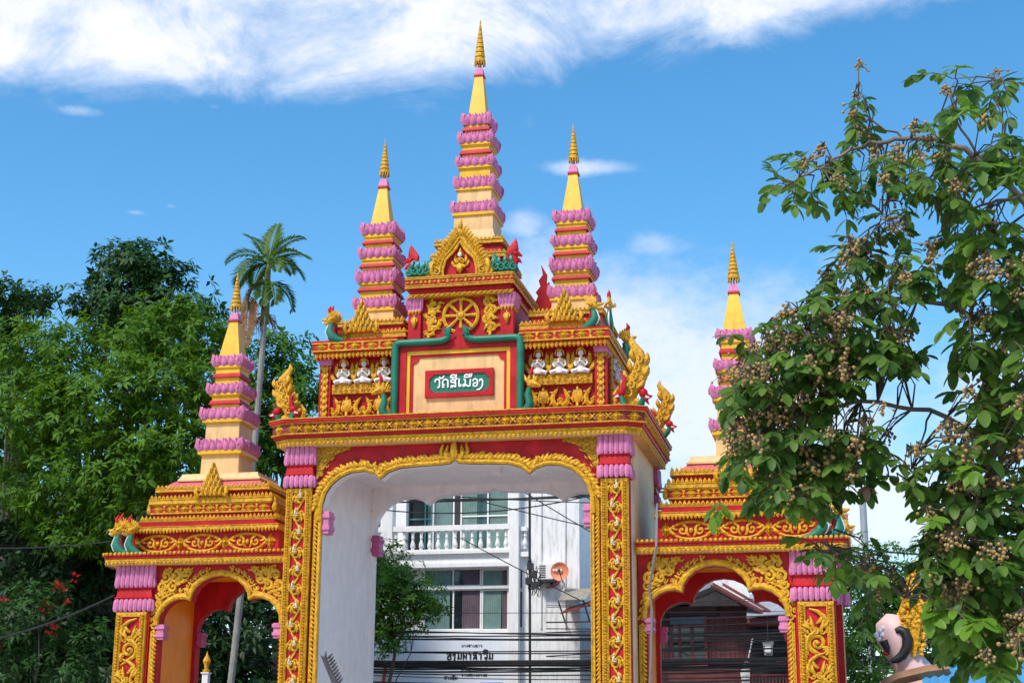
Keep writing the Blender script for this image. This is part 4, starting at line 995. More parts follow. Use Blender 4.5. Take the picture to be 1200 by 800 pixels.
def makara(label, loc, rotz, sc):
    """gold tail scroll curling upwards between two red naga heads"""
    t = thing('naga_tail_statue', label, 'naga statue', loc, 'gold tail scrolls on the main cornice', True)
    m = MB(); P = [(.0, 0, .0), (.05, 0, .18), (.0, 0, .35), (-.1, 0, .5), (-.2, 0, .68), (-.25, 0, .9), (-.21, 0, 1.08), (-.10, 0, 1.22), (-.03, 0, 1.34), (-.06, 0, 1.46)]
    m.tube(P, [.15, .17, .17, .19, .2, .16, .115, .09, .06, .008], 8, .75)
    for k, (x, z, a) in enumerate(((.05, .38, -30), (-.0, .56, -25), (-.08, .75, -15), (-.12, .95, -10), (.12, .2, -35), (-.12, .42, 50), (-.26, .66, 35), (-.3, .88, 20))):
        flame(m, x, z, .24, .14, .3*(-1 if a > 0 else 1), -.08, a, .3); flame(m, x, z, .24, .14, .3*(-1 if a > 0 else 1), .1, a, .3)
    for k in range(5): curl(m, .02-.06*k, .3+.16*k, .09, 90, 1.1, 1, -.14, .4, 10, 5)
    m.tube([(.16, 0, .02), (.3, 0, .14), (.34, 0, .32), (.26, 0, .48)], [.09, .08, .06, .01], 6)
    m.ball((-.1, 0, .12), (.14, .12, .12), 8, 5)
    m.build('tail_scroll', GOLD, t, 60)
    for (x0, y0, s) in ((-.3, -.08, -1), (.16, -.25, 1)):
        n = MB(); n.tube([(x0*.5, y0, .0), (x0*.9, y0, .12), (x0, y0, .24)], [.08, .07, .05], 6); n.build('naga_neck', GREEN, t, 60)
        n = MB(); n.ball((x0, y0, .3), (.1, .08, .1), 8, 5); n.tube([(x0, y0, .3), (x0+s*.12, y0, .22), (x0+s*.2, y0, .24)], [.07, .05, .012], 6)
        n.tube([(x0, y0, .26), (x0+s*.08, y0, .14), (x0+s*.12, y0, .08)], [.05, .035, .01], 5)
        for q in range(4): n.tube([(x0-s*.03, y0, .32+.04*q), (x0-s*.08, y0, .42+.05*q), (x0-s*.03+s*.02*q, y0, .54+.05*q)], [.05, .045, .006], 5)
        hd = n.build('naga_head', RED, t, 60)
        e = MB(); e.tube([(x0+s*.05, y0-.06, .22), (x0+s*.14, y0-.05, .2)], [.03, .015], 5); e.build('jaw', WHITE, hd, 60)
    t.rotation_euler.z = rotz; t.scale = (sc, sc, sc)
    return t
makara('gold tail scroll with red naga heads at the left corner of the main cornice', (-3.98, .15, 9.17), 0, 1.0)
mk = makara('gold tail scroll with red naga heads at the right front cornice corner', (3.95, .12, 9.17), 0, 1.12); mk.scale = (-1.0, 1.12, 1.18)
mk = makara('gold tail scroll at the rear corner of the main cornice, red naga head below', (4.2, 3.1, 9.17), 0, .9); mk.scale = (-.9, .9, .95)
def hamsa(label, loc, s):
    t = thing('dragon_statue', label, 'dragon statue', loc, 'green dragons on the wheel storey', True)
    m = MB(); m.tube([(.3*s, 0, .16), (.18*s, 0, .12), (.0, 0, .13), (-.16*s, 0, .15), (-.26*s, 0, .26), (-.24*s, 0, .40), (-.28*s, 0, .54)], [.09, .17, .19, .18, .14, .09, .012], 8)
    for k in range(4): flame(m, (-.22+.14*k)*s, .18+.01*k, .24, .12, -.3*s, -.12, 0, .2); curl(m, (.24-.14*k)*s, .13+.02*(k % 2), .10, 90, 1.2, s, -.19, .36, 11, 5)
    m.ball((.0, 0, .04), (.3, .13, .06), 10, 5); m.build('coiled_body', GREEN, t, 60)
    n = MB(); n.tube([(.2*s, 0, .2), (.25*s, 0, .32), (.2*s, 0, .46)], [.08, .085, .08], 8)
    n.tube([(.22*s, 0, .46), (.3*s, 0, .5), (.40*s, 0, .42)], [.1, .07, .02], 6); n.tube([(.24*s, 0, .36), (.33*s, 0, .33), (.39*s, 0, .26)], [.06, .05, .012], 6)
    for q in range(5): n.tube([((.1+.04*q)*s, 0, .46+.03*q), ((.08+.04*q)*s, -.02, .58+.05*q), ((.10+.035*q)*s, 0, .68+.05*q)], [.06, .05, .006], 5)
    n.build('naga_head', RED, t, 60)
    return t
hamsa('green coiled dragon with red head left of the pediment', (-.98, .33, 12.545), -1)
hamsa('green coiled dragon with red head right of the pediment', (1.05, .33, 12.545), 1)
FLP = at(637, 356, 3.3)
fl = thing('flame_finial', 'flat red flame ornament rising behind the wheel storey on the right', 'flame ornament', tuple(FLP), 'red flames behind the wheel storey')
m = MB(); m.prism([(-.22, -.3), (.22, -.3), (.3, .05), (.26, .3), (.15, .2), (.2, .55), (.1, .5), (.12, .75), (-.08, 1.02), (-.02, .75), (-.16, .6), (-.1, .45), (-.26, .3), (-.18, .2), (-.3, .0)], -.05, .05, .02)
m.xform(lambda p: (p[0]*.75+FLP[0], p[1]+FLP[1], p[2]+FLP[2])); m.build('flame_blade', RED, fl, 0)
# grey conduit drooping over the right side gateway
P = [at(770, 590, .7), at(769, 640, .1), at(765, 665, .25), at(761, 690, .45), at(764, 715, .5), at(763, 760, .5), at(761, 812, .5)]
m = MB(); m.tube([tuple(p) for p in P], .028, 6); CONDUIT = paint('grey_conduit', (.22, .21, .21), .5, .1, 0, bump=0)
tag(m.build('conduit', CONDUIT), 'grey cable conduit drooping down the front of the right side gateway', 'cable')
# ================================================================== white building behind the arch
YB = 21.
def px(u, v, y=YB): p = at(u, v, y); return p[0], p[2]
def rect(mb, u0, u1, v0, v1, y0, y1):
    """box whose front face covers the photograph's rectangle at depth y0"""
    um, vm = (u0+u1)/2, (v0+v1)/2
    x0 = px(u0, vm, y0)[0]; x1 = px(u1, vm, y0)[0]; z1 = px(um, v0, y0)[1]; z0 = px(um, v1, y0)[1]
    mb.box(x0, x1, y0, y1, z0, z1); return x0, x1, z0, z1
BWHITE = paint('white_wall_paint', (.84, .81, .78), .6, .06, .35, (.36, .37, .39), .1, 10)
BWALLS = paint('stained_white_wall', (.82, .79, .76), .65, .06, .7, (.24, .25, .26), .15, 10)
GLASS = glassmat('green_glass', (.035, .085, .08), .05); GLASSD = glassmat('dark_glass', (.012, .018, .02), .05)
CURT = paint('teal_curtain', (.17, .27, .245), .8, .2, 0, bump=0); CURTP = paint('mauve_curtain', (.13, .09, .11), .8, .2, 0, bump=0)
DARKM = paint('dark_metal', (.03, .03, .035), .5, .2, 0, bump=0)
BD = thing('white_building', 'white two-storey shophouse with balustraded balcony and green curtained windows seen through the arch', 'building', (px(565, 700)[0], YB, 0))
mb = MB(); x0, x1 = px(606, 640)[0], px(677.5, 640)[0]
zt = px(640, 480)[1]
mb.box(x0, x1, YB+.25, YB+12, 0, zt); mb.build('side_wall', BWALLS, BD, 0)
mb = MB(); xl = px(400, 640)[0]
mb.box(xl, x0, YB+2.2, YB+12, 0, zt); mb.build('wall', BWHITE, BD, 0)
mb = MB(); mb.box(xl-3, x0, YB+.02, YB+2.2, px(520, 665)[1], px(520, 645.5)[1]); rect(mb, 380, 607, 645.4, 649, YB-.12, YB+.02); rect(mb, 380, 607, 660, 664.8, YB-.06, YB+.02); mb.build('balcony_slab', BWHITE, BD, 0)
mb = MB(); rect(mb, 596.5, 607.5, 480, 810, YB-.15, YB+.35); mb.build('column', BWHITE, BD, 0)
mb = MB(); rect(mb, 449.5, 461, 480, 648, YB-.14, YB+.3); mb.build('column', BWHITE, BD, 0)
rl = MB(); xa, xb_, za, zb = rect(rl, 405, 596.4, 615.6, 621.8, YB-.1, YB+.12); rect(rl, 405, 596.4, 643.6, 645.9, YB-.08, YB+.1)
rl_o = rl.build('balcony_rail', BWHITE, BD, 0)
zb0, zb1 = px(530, 644)[1], px(530, 621.6)[1]; h = zb1-zb0
bal = MB(); bal.lathe(0, 0, [(0, .07), (h*.06, .07), (h*.08, .05), (h*.2, .095), (h*.34, .085), (h*.5, .05), (h*.62, .045), (h*.66, .065), (h*.72, .05), (h*.92, .06), (h*.94, .075), (h, .075)], 10); BAL = bal.mesh('baluster', BWHITE, 50)
for k in range(19):
    u = 593-k*9.93
    if 450 < u < 461: continue
    inst(BAL, 'baluster', BD, (px(u, 632)[0], YB+.01, zb0))
# return balcony to the right of the column
mb = MB(); rect(mb, 607.6, 617, 616.5, 621.5, YB+.0, YB+.24); rect(mb, 607.6, 619, 646, 651.5, YB+.0, YB+.24); mb.build('balcony_return', BWHITE, BD, 0)
for u in (610, 614.5): inst(BAL, 'baluster', BD, (px(u, 632)[0], YB+.12, zb0))
def window(u0, u1, v0, v1, y, fr=1.6, mull=(), curtains=(), gl=GLASS, trans=None, frm=None):
    """a framed window with its panes; curtains hang behind the glass"""
    f = MB(); rect(f, u0, u1, v0, v0+fr, y, y+.12); rect(f, u0, u1, v1-fr, v1, y, y+.12); rect(f, u0, u0+fr, v0+fr, v1-fr, y, y+.12); rect(f, u1-fr, u1, v0+fr, v1-fr, y, y+.12)
    for m in mull: rect(f, m-fr/2, m+fr/2, v0+fr, v1-fr, y-.004, y+.118)
    if trans: rect(f, u0+fr, u1-fr, trans-.8, trans+.8, y+.002, y+.116)
    fo = f.build('window', frm or BWHITE, BD, 0)
    es = [u0+fr]+list(mull)+[u1-fr]
    for a, b in zip(es[:-1], es[1:]):
        k = MB(); rect(k, a+fr/2, b-fr/2, v0+fr, v1-fr, y+.06, y+.07); k.build('pane', gl, fo, 0)
    for (a, b, m) in curtains:
        k = MB(); xa, za = px(a, v1, y); xb, zb = px(b, v0, y); n = max(6, int((b-a)/1.1)); y2 = y+.045
        pts = [(xa+(xb-xa)*i/n, y2+.012*math.cos(i*math.pi)) for i in range(n+1)]
        k.add([(x, yy, za) for x, yy in pts]+[(x, yy, zb) for x, yy in pts], [(i, i+1, n+2+i, n+1+i) for i in range(n)]); k.build('curtain', m, fo, 60)
FRT = paint('teal_frame', (.08, .26, .26), .4, .1, 0, bump=0)
window(475, 507, 500, 646, YB+2.0, 1.6, (499,), ((500, 506, CURT),), GLASSD, 608, FRT)
window(507.5, 533, 500, 646, YB+2.02, 1.8, (), ((509, 531, CURT),), GLASS)
window(540, 597, 500, 646, YB+2.02, 1.7, (572,), ((541, 560, CURT), (574, 596, CURT)), GLASS, 604)
mb = MB(); rect(mb, 533.5, 539.5, 500, 646, YB+2.0, YB+2.2); mb.build('dark_gap', DARKM, BD, 0)
window(425, 448, 560, 646, YB+2.0, 1.6, (), (), GLASS)
mb = MB(); rect(mb, 461, 476, 560, 645, YB+1.7, YB+2.19); mb.build('wall_pier', BWHITE, BD, 0)
window(496, 564, 666, 687, YB+.5, 1.6, (531,), ((497, 529, CURT), (543, 562, CURTP)), GLASSD); window(564.5, 596, 666, 687, YB+.5, 1.6, (), ((566, 587, CURT), (588, 595, CURTP)), GLASSD)
window(496, 564, 690, 738, YB+.5, 1.6, (531,), ((497, 527, CURT), (541, 562, CURTP)), GLASSD); window(564.5, 596, 690, 738, YB+.5, 1.6, (), ((566, 587, CURT), (588, 595, CURTP)), GLASSD)
mb = MB(); rect(mb, 430, 596.4, 686.8, 690.2, YB+.4, YB+.7); mb.build('window_transom', BWHITE, BD, 0)
mb = MB(); rect(mb, 430, 596.4, 738, 812, YB+.3, YB+1); rect(mb, 430, 496, 665, 738, YB+.6, YB+1); mb.build('lower_wall', BWHITE, BD, 0)
window(608.5, 613, 666, 690, YB+.18, .8, (), (), GLASS); window(608.5, 613, 691.5, 735, YB+.18, .8, (), (), GLASS)
pipe = MB()
for u in (634, 662.): a = at(u, 570, YB+.2); b_ = at(u, 735, YB+.2); pipe.tube([(a[0], YB+.2, a[2]), (a[0], YB+.2, b_[2])], .03, 6)
pipe.build('drain_pipe', BWALLS, BD, 0)
# air conditioner, dish, awning
x, z = px(639.5, 669); AC = thing('air_conditioner', 'white outdoor air conditioner on the side wall beside the orange dish', 'air conditioner', (x, YB, z))
mb = MB(); rect(mb, 631, 648, 660, 678, YB-.25, YB+.25); c = mb.build('casing', BWHITE, AC, 0)
mb = MB(); rect(mb, 632, 639, 661.5, 676.5, YB-.262, YB-.24); mb.build('fan_grille', DARKM, c, 0)
mb = MB()
for k in range(7): rect(mb, 632, 639, 662+k*2.1, 662.6+k*2.1, YB-.28, YB-.258)
mb.build('grille_bar', BWHITE, c, 0)
mb = MB(); rect(mb, 630, 650, 678.2, 681, YB-.25, YB+.25); rect(mb, 631, 633, 681, 686, YB, YB+.25); rect(mb, 645, 647, 681, 686, YB, YB+.25); mb.build('bracket', DARKM, AC, 0)
DISHM = paint('orange_dish', (.80, .27, .13), .5, .1, .1, bump=0)
x, z = px(656.5, 669.5, YB-.3); DS = thing('satellite_dish', 'round orange satellite dish with white lettering on the white side wall', 'satellite dish', (x, YB-.3, z))
mb = MB(); n = 28
rings = [[(x+r*math.cos(2*math.pi*i/n), YB-.3+dy, z+r*math.sin(2*math.pi*i/n)) for i in range(n)] for r, dy in ((.02, -.02), (.16, -.03), (.26, -.07), (.315, -.12), (.325, -.12), (.27, -.04), (.02, .02))]
mb.loft(rings); d = mb.build('reflector', DISHM, DS, 60)
mb = MB(); mb.tube([(x+.05, YB-.3, z-.3), (x+.08, YB-.62, z-.16), (x+.04, YB-.72, z)], .018, 6); mb.ball((x+.04, YB-.72, z), .05, 8, 5); mb.build('feed_arm', DARKM, DS, 60)
mb = MB(); mb.tube([(x, YB-.28, z), (x-.05, YB+.24, z-.2)], .03, 6); mb.build('mount', DARKM, DS, 60)
mb = MB()
for k in range(4): mb.box(x-.24+.085*k, x-.18+.085*k, YB-.425+.01*abs(k-2), YB-.38, z+.02, z+.09)
mb.build('dish_lettering', MATS['letter_white'], d, 0)
REDC = paint('red_hose', (.5, .03, .02), .5, .1, 0, bump=0)
mb = MB(); mb.tube([tuple(at(u, v, YB+.1)) for u, v in ((640, 688), (648, 687), (654, 684), (657, 679))], .03, 6); tag(mb.build('red_hose', REDC), 'short red hose curving below the air conditioner', 'hose')
BEIGE = paint('beige_sheet', (.42, .36, .26), .6, .2, .4, bump=0)
x, z = px(677, 697, YB-1); AW = thing('awning', 'small beige corrugated awning at the foot of the white side wall', 'awning', (x, YB, z))
mb = MB(); a = at(662, 690, YB+.2); b_ = at(694, 690, YB+.2); c_ = at(662, 703, YB-1.2); n = 24
mb.add([(a[0]+(b_[0]-a[0])*i/n, YB+.2, a[2]+.03*(i % 2)) for i in range(n+1)]+[(a[0]+(b_[0]-a[0])*i/n, YB-1.2, c_[2]+.03*(i % 2)) for i in range(n+1)], [(i, i+1, n+2+i, n+1+i) for i in range(n)]); mb.build('awning_sheet', BEIGE, AW, 0)
mb = MB(); mb.tube([(a[0], YB+.2, c_[2]-.6), (a[0], YB-1.1, c_[2])], .03, 5); mb.tube([(b_[0]-.1, YB+.2, c_[2]-.6), (b_[0]-.1, YB-1.1, c_[2])], .03, 5); mb.build('awning_strut', DARKM, AW, 0)
# banner with Lao lettering on the lower wall
x, z = px(515, 772, YB); BN = thing('banner', 'white shop banner with black Lao lettering under the cables', 'banner', (x, YB, z))
mb = MB(); rect(mb, 447, 604, 744, 822, YB+.14, YB+.24); mb.build('banner_sheet', paint('banner_white', (.74, .76, .80), .5, .04, .1, (.4, .42, .5), .0), BN, 0)
GL = {'ho': [[(0, .2), (.1, 0), (.5, 0), (.6, .3), (.3, .5), (.1, .7), (.1, 1), (.8, 1), (.8, .1)]], 'ia': [[(.1, .4), (.3, 0), (.6, .1), (.5, 1), (.3, 1.4), (0, 1.3)]],
 'no': [[(0, .05), (.2, 0), (.2, .95), (.0, .9), (.2, .7), (.8, .95), (.85, 0)]], 'pho': [[(0, .1), (.15, 0), (.15, 1), (.45, .4), (.75, 1), (.8, 0)]], 'a': [[(.1, .2), (.3, 0), (.6, .2), (.55, 1)]],
 'so': [[(0, .3), (.1, 0), (.6, 0), (.75, 1)], [(.1, .4), (.7, .4)], [(.7, .9), (.1, .7), (.05, 1)], [(.6, .1), (.9, -.25)]], 'cho': [[(0, .2), (.2, 0), (.7, .1), (.8, .6), (.6, 1), (.3, .9), (.4, .6)]], 'ii': [[(-.1, -.15), (.2, -.5), (.6, -.45), (.8, -.12), (-.1, -.15)], [(.8, -.15), (.85, -.5)]]}
def lao(mb, seq, u0, v0, w, h, r, y):
    u = u0
    for gname in seq:
        if gname == 'ii': u -= w
        for st in GL[gname]:
            pts = []
            for a, b_ in st:
                q = px(u+a*w*.85, v0+b_*h, y); pts.append((q[0], y, q[1]))
            mb.tube(pts, r, 5, .5)
        u += w
mb = MB(); lao(mb, ('ho', 'ia', 'no', 'pho', 'a', 'so', 'a', 'cho', 'ii', 'no'), 524, 764.5, 6.1, 7.4, .032, YB+.125)
lao(mb, ('so', 'a', 'no', 'ho', 'a', 'pho', 'no', 'a', 'cho', 'no', 'so'), 541, 782, 2.75, 3., .013, YB+.13); lao(mb, ('cho', 'a', 'no', 'so', 'ho', 'a', 'no', 'pho', 'a', 'no', 'ho'), 541, 789, 2.75, 3., .013, YB+.13); lao(mb, ('so', 'a', 'no', 'ho', 'ii', 'no'), 521, 792, 3.1, 3.6, .016, YB+.13)
lao(mb, ('no', 'a', 'pho', 'so', 'a', 'no', 'ho', 'a', 'cho'), 541, 755, 2.75, 2.6, .012, YB+.13)
mb.build('banner_lettering', BLACK, BN, 0)
mb = MB(); rect(mb, 480, 504, 799, 810, YB+.12, YB+.15); rect(mb, 563, 589, 799, 810, YB+.12, YB+.15); mb.build('blue_print', paint('banner_blue', (.02, .25, .6), .5, .05, 0, bump=0), BN, 0)
mb = MB(); mb.tube([tuple(at(u, v, YB+.05)) for u, v in ((452, 778), (449, 800), (446, 815))], .06, 6); tag(mb.build('red_post', REDC), 'short red post leaning at the left edge of the shop banner', 'post')
# neighbour roofs at the right edge of the arch
EAVE = paint('dark_eave', (.035, .032, .03), .8, .3, 0, bump=0)
x, z = px(690, 600, 27); NB = thing('tiled_house', 'dark eaves of a low house at the right edge of the main arch', 'house', (x, 27, 0))
mb = MB(); A = at(676, 584, 27); B = at(705, 612, 27); mb.add([(A[0], 26, A[2]), (B[0], 26, B[2]+.3), (B[0], 30, B[2]+.4), (A[0], 30, A[2]+.6), (A[0], 26, A[2]-.9), (B[0], 26, B[2]-.2), (B[0], 30, B[2]), (A[0], 30, A[2]-.5)], [(0, 1, 2, 3), (4, 7, 6, 5), (0, 4, 5, 1), (1, 5, 6, 2), (2, 6, 7, 3), (3, 7, 4, 0)]); mb.build('roof', EAVE, NB, 0)
mb = MB(); mb.box(A[0]+.2, B[0]+3, 27, 30, 0, B[2]-1.4); mb.build('wall', BWALLS, NB, 0)
mb = MB(); q = at(686, 652, 27); mb.add([(q[0]-.25, 26.9, q[2]-.5), (q[0]+.4, 26.9, q[2]-.5), (q[0]+.05, 26.9, q[2]+.55), (q[0]-.25, 27.3, q[2]-.5), (q[0]+.4, 27.3, q[2]-.5), (q[0]+.05, 27.3, q[2]+.55)], [(0, 1, 2), (5, 4, 3), (0, 3, 4, 1), (1, 4, 5, 2), (2, 5, 3, 0)]); mb.build('gable', EAVE, NB, 0)
mb = MB(); a = at(673, 712, YB-.5); mb.add([(a[0]-.3, YB-1.5, a[2]-.25), (a[0]+2, YB-1.5, a[2]+.35), (a[0]+2, YB+.2, a[2]+.75), (a[0]-.3, YB+.2, a[2]+.1), (a[0]-.3, YB-1.5, a[2]-.3), (a[0]+2, YB-1.5, a[2]+.3), (a[0]+2, YB+.2, a[2]+.7), (a[0]-.3, YB+.2, a[2]+.05)], [(0, 1, 2, 3), (7, 6, 5, 4), (0, 4, 5, 1), (3, 2, 6, 7), (0, 3, 7, 4), (1, 5, 6, 2)]); tag(mb.build('porch_roof', paint('dull_red_roof', (.25, .03, .03), .6, .3, .3, bump=0)), 'sloping dull red porch roof under the beige awning', 'roof')

# ================================================================== wooden house behind the right side gateway
YH = 20.
WOOD = paint('maroon_boards', (.15, .034, .032), .6, .35, .4, (.02, .01, .01), .3, 30); WOODD = paint('dark_boards', (.075, .02, .02), .65, .35, .3, (.015, .01, .01), .2, 30)
WFR = paint('maroon_frame', (.22, .045, .042), .5, .2, .2, bump=.1); TIN = paint('grey_tin', (.33, .34, .36), .5, .2, .4, (.15, .12, .1), .1, 20)
def hp(u, v, y=YH): return px(u, v, y)
HS = thing('wooden_house', 'dark maroon timber house with gabled roof and shuttered window behind the right side gateway', 'house', (hp(850, 800)[0], YH, 0))
hr = lambda x, y: (730+x/4.286, 640+y/4.286)
def hrect(mb, x0, x1, y0, y1, d0, d1):
    (a, b_), (c_, d_) = hr(x0, y0), hr(x1, y1); return rect(mb, a, c_, b_, d_, d0, d1)
mb = MB(); hrect(mb, 60, 860, 300, 720, YH+.1, YH+6); mb.build('wall', WOODD, HS, 0)
for k in range(14):
    mb = MB(); hrect(mb, 418+k*24, 440.5+k*24, 330, 590, YH+.03+.012*(k % 2), YH+.1); mb.build('plank', WOOD, HS, 0)
for k in range(5):
    mb = MB(); hrect(mb, 230, 640, 615+k*24, 637+k*24, YH+.0+.01*(k % 2), YH+.1); mb.build('plank', WOOD, HS, 0)
f = MB()
for a, b_, c_, d_ in ((236, 252, 395, 575), (278, 292, 395, 575), (338, 356, 395, 575), (408, 424, 340, 600), (236, 420, 575, 600), (236, 420, 392, 408)): hrect(f, a, b_, c_, d_, YH-.05+.004*(a % 3), YH+.05)
fo = f.build('window', WFR, HS, 0)
for a, b_ in ((252, 278), (292, 338), (356, 408)):
    k = MB(); hrect(k, a, b_, 408, 575, YH+.01, YH+.03); k.build('pane', GLASSD, fo, 0)
    k = MB(); hrect(k, a, b_, 470, 478, YH-.02, YH+.01); hrect(k, a, b_, 520, 527, YH-.02, YH+.01); k.build('glazing_bar', WFR, fo, 0)
k = MB(); hrect(k, 236, 416, 352, 390, YH-.02, YH+.05); k.build('blue_transom', paint('blue_grey', (.09, .14, .19), .4, .2, .2, bump=0), fo, 0)
mb = MB(); hrect(mb, 645, 815, 385, 700, YH-.02, YH+.09); mb.build('porch_shade', BLACK, HS, 0)  # flat black slab standing in for the shade inside the open porch
mb = MB(); hrect(mb, 625, 830, 358, 388, YH-1.0, YH); mb.build('porch_beam', WFR, HS, 0)
mb = MB(); hrect(mb, 330, 620, 150, 300, YH+.3, YH+.4); mb.build('gable_wall', BWALLS, HS, 0)
mb = MB(); hrect(mb, 230, 470, 300, 345, YH-.1, YH+.09); mb.build('dark_lintel', WOODD, HS, 0)
# roof slope: edge runs down to the right, its tin sheets in the lower part
def quadroof(name, A, B, y0, y1, th, mat, rise):
    a, b_ = at(*hr(*A), y0), at(*hr(*B), y0)
    mb = MB(); v = []
    for (p, yy, rz) in ((a, y0, 0), (b_, y0, 0), (b_, y1, rise), (a, y1, rise)): v.append((p[0], yy, p[2]+rz))
    v += [(x, y, z-th) for x, y, z in v]
    mb.add(v, [(0, 1, 2, 3), (7, 6, 5, 4), (0, 4, 5, 1), (1, 5, 6, 2), (2, 6, 7, 3), (3, 7, 4, 0)]); return mb.build(name, mat, HS, 0)
quadroof('roof', (450, 178), (722, 330), YH-1.2, YH+5, .16, WFR, .0)
quadroof('rafter', (500, 180), (740, 318), YH-1.25, YH-1.1, .10, WFR, .0)
quadroof('rafter', (440, 190), (712, 338), YH-1.3, YH-1.15, .08, WOODD, .0)
quadroof('roof', (450, 178), (150, 300), YH-1.2, YH+5, .14, TIN, .0)
quadroof('porch_roof', (620, 352), (840, 330), YH-1.4, YH+.3, .05, TIN, .9)
rl = MB(); hrect(rl, 640, 830, 640, 650, YH-1., YH-.9); rlo = rl.build('porch_rail', WFR, HS, 0)
for k in range(11): q = MB(); hrect(q, 648+k*17, 655+k*17, 650, 720, YH-.98, YH-.92); q.build('rail_baluster', WFR, rlo, 0)
x, z = hp(*hr(730, 515), YH-1.); LN = thing('hanging_lantern', 'small pale square lantern hanging in the porch of the wooden house', 'lantern', (x, YH-1, z+.3))
mb = MB(); mb.sq(x, YH-1., [(z-.2, .12), (z+.15, .16), (z+.22, .19), (z+.28, .05)]); mb.tube([(x, YH-1, z+.28), (x, YH-1, z+.9)], .008, 4); c = mb.build('lantern_case', TIN, LN, 0)
mb = MB(); mb.box(x-.09, x+.09, YH-1.17, YH-1.12, z-.13, z+.1); mb.build('lantern_glass', BWHITE, c, 0)
a, b_ = at(*hr(652, 455), YH-1.5), at(*hr(600, 700), YH-1.5)
FG = thing('flag_staff', 'thin leaning staff with a furled white cloth in front of the wooden house', 'flag', tuple(b_))
mb = MB(); mb.tube([tuple(a), tuple(b_)], .025, 5); mb.build('staff', BWHITE, FG, 0)
c1, c2 = at(*hr(625, 560), YH-1.5), at(*hr(618, 700), YH-1.5)
mb = MB(); mb.tube([tuple(c1), tuple((c1+c2)/2+np.array([-.05, 0, 0])), tuple(c2)], [.04, .16, .12], 7, .5); mb.build('cloth', BWHITE, FG, 60)
x, z = hp(*hr(795, 575), YH-1.); PT = thing('potted_plant', 'green plant in a terracotta pot on the porch of the wooden house', 'potted plant', (x, YH-1, z-.2))
mb = MB(); mb.lathe(x, YH-1.05, [(z-.2, .12), (z+.05, .17), (z+.08, .17)], 10); mb.build('pot', paint('terracotta', (.3, .1, .05), .7, .2, .2, bump=0), PT, 40)

# ================================================================== leaves and trees
def leaf_cloud(name, mat, C, A, size, n_leaf, parent, seed, droop=.25, width=.34, fold=True, kind=None):
    """many rosettes of small pointed leaves: C centres, A axes (unit), size per rosette"""
    rng = np.random.default_rng(seed); K = len(C); C = np.asarray(C); A = np.asarray(A); A = A/np.linalg.norm(A, axis=1, keepdims=True)
    size = np.broadcast_to(size, (K,))
    ref = np.where(np.abs(A[:, 2:3]) < .9, np.array([[0, 0, 1.]]), np.array([[1., 0, 0]])); U = np.cross(A, ref); U /= np.linalg.norm(U, axis=1, keepdims=True); Vv = np.cross(A, U)
    ph = rng.uniform(0, 6.28, K)[:, None]+np.arange(n_leaf)[None]*2.399+rng.normal(0, .25, (K, n_leaf))
    tilt = rng.uniform(-.35, .75, (K, n_leaf)); L_ = size[:, None]*rng.uniform(.65, 1.15, (K, n_leaf))
    d = (np.cos(ph)[..., None]*U[:, None]+np.sin(ph)[..., None]*Vv[:, None])*np.cos(tilt)[..., None]+A[:, None]*np.sin(tilt)[..., None]
    d[..., 2] -= droop*.5; d /= np.linalg.norm(d, axis=-1, keepdims=True)
    s = np.cross(d, A[:, None]+.001); s /= np.linalg.norm(s, axis=-1, keepdims=True)+1e-9
    nn = np.cross(s, d)
    c = C[:, None]; l = L_[..., None]; w = l*width*.5
    base = c+d*l*.08; m1 = c+d*l*.5+nn*l*.06; tip = c+d*l-np.array([0, 0, 1.])*l*droop*.6
    P = np.stack([base, m1+s*w-nn*l*.05, tip, m1-s*w-nn*l*.05, m1], axis=2).reshape(-1, 3)
    n = K*n_leaf; b = (np.arange(n)*5)[:, None]
    T = np.concatenate([b+np.array([[0, 1, 4]]), b+np.array([[1, 2, 4]]), b+np.array([[2, 3, 4]]), b+np.array([[3, 0, 4]])], axis=1).reshape(-1, 3)
    me = bpy.data.meshes.new(name); me.vertices.add(len(P)); me.vertices.foreach_set('co', P.astype(np.float32).ravel())
    me.loops.add(T.size); me.loops.foreach_set('vertex_index', T.astype(np.int32).ravel()); me.polygons.add(len(T)); me.polygons.foreach_set('loop_start', np.arange(0, T.size, 3, dtype=np.int32))
    try: me.polygons.foreach_set('loop_total', np.full(len(T), 3, np.int32))
    except Exception: pass
    me.materials.append(mat); me.update(calc_edges=True); me.validate()
    o = inst(me, name, parent)
    if kind: o['kind'] = kind
    return o
def lobes_px(lst, default_d=2.2):
    """lobes given by photograph centre, radii in px and depth y -> centre and radii in metres"""
    o = []
    for u, v, ru, rv, y in lst:
        p = at(u, v, y); sc = (y-CAM[1])/FPX*1.03; o.append((p, np.array([ru*sc, max(.8, (ru+rv)/2*sc), rv*sc])))
    return o
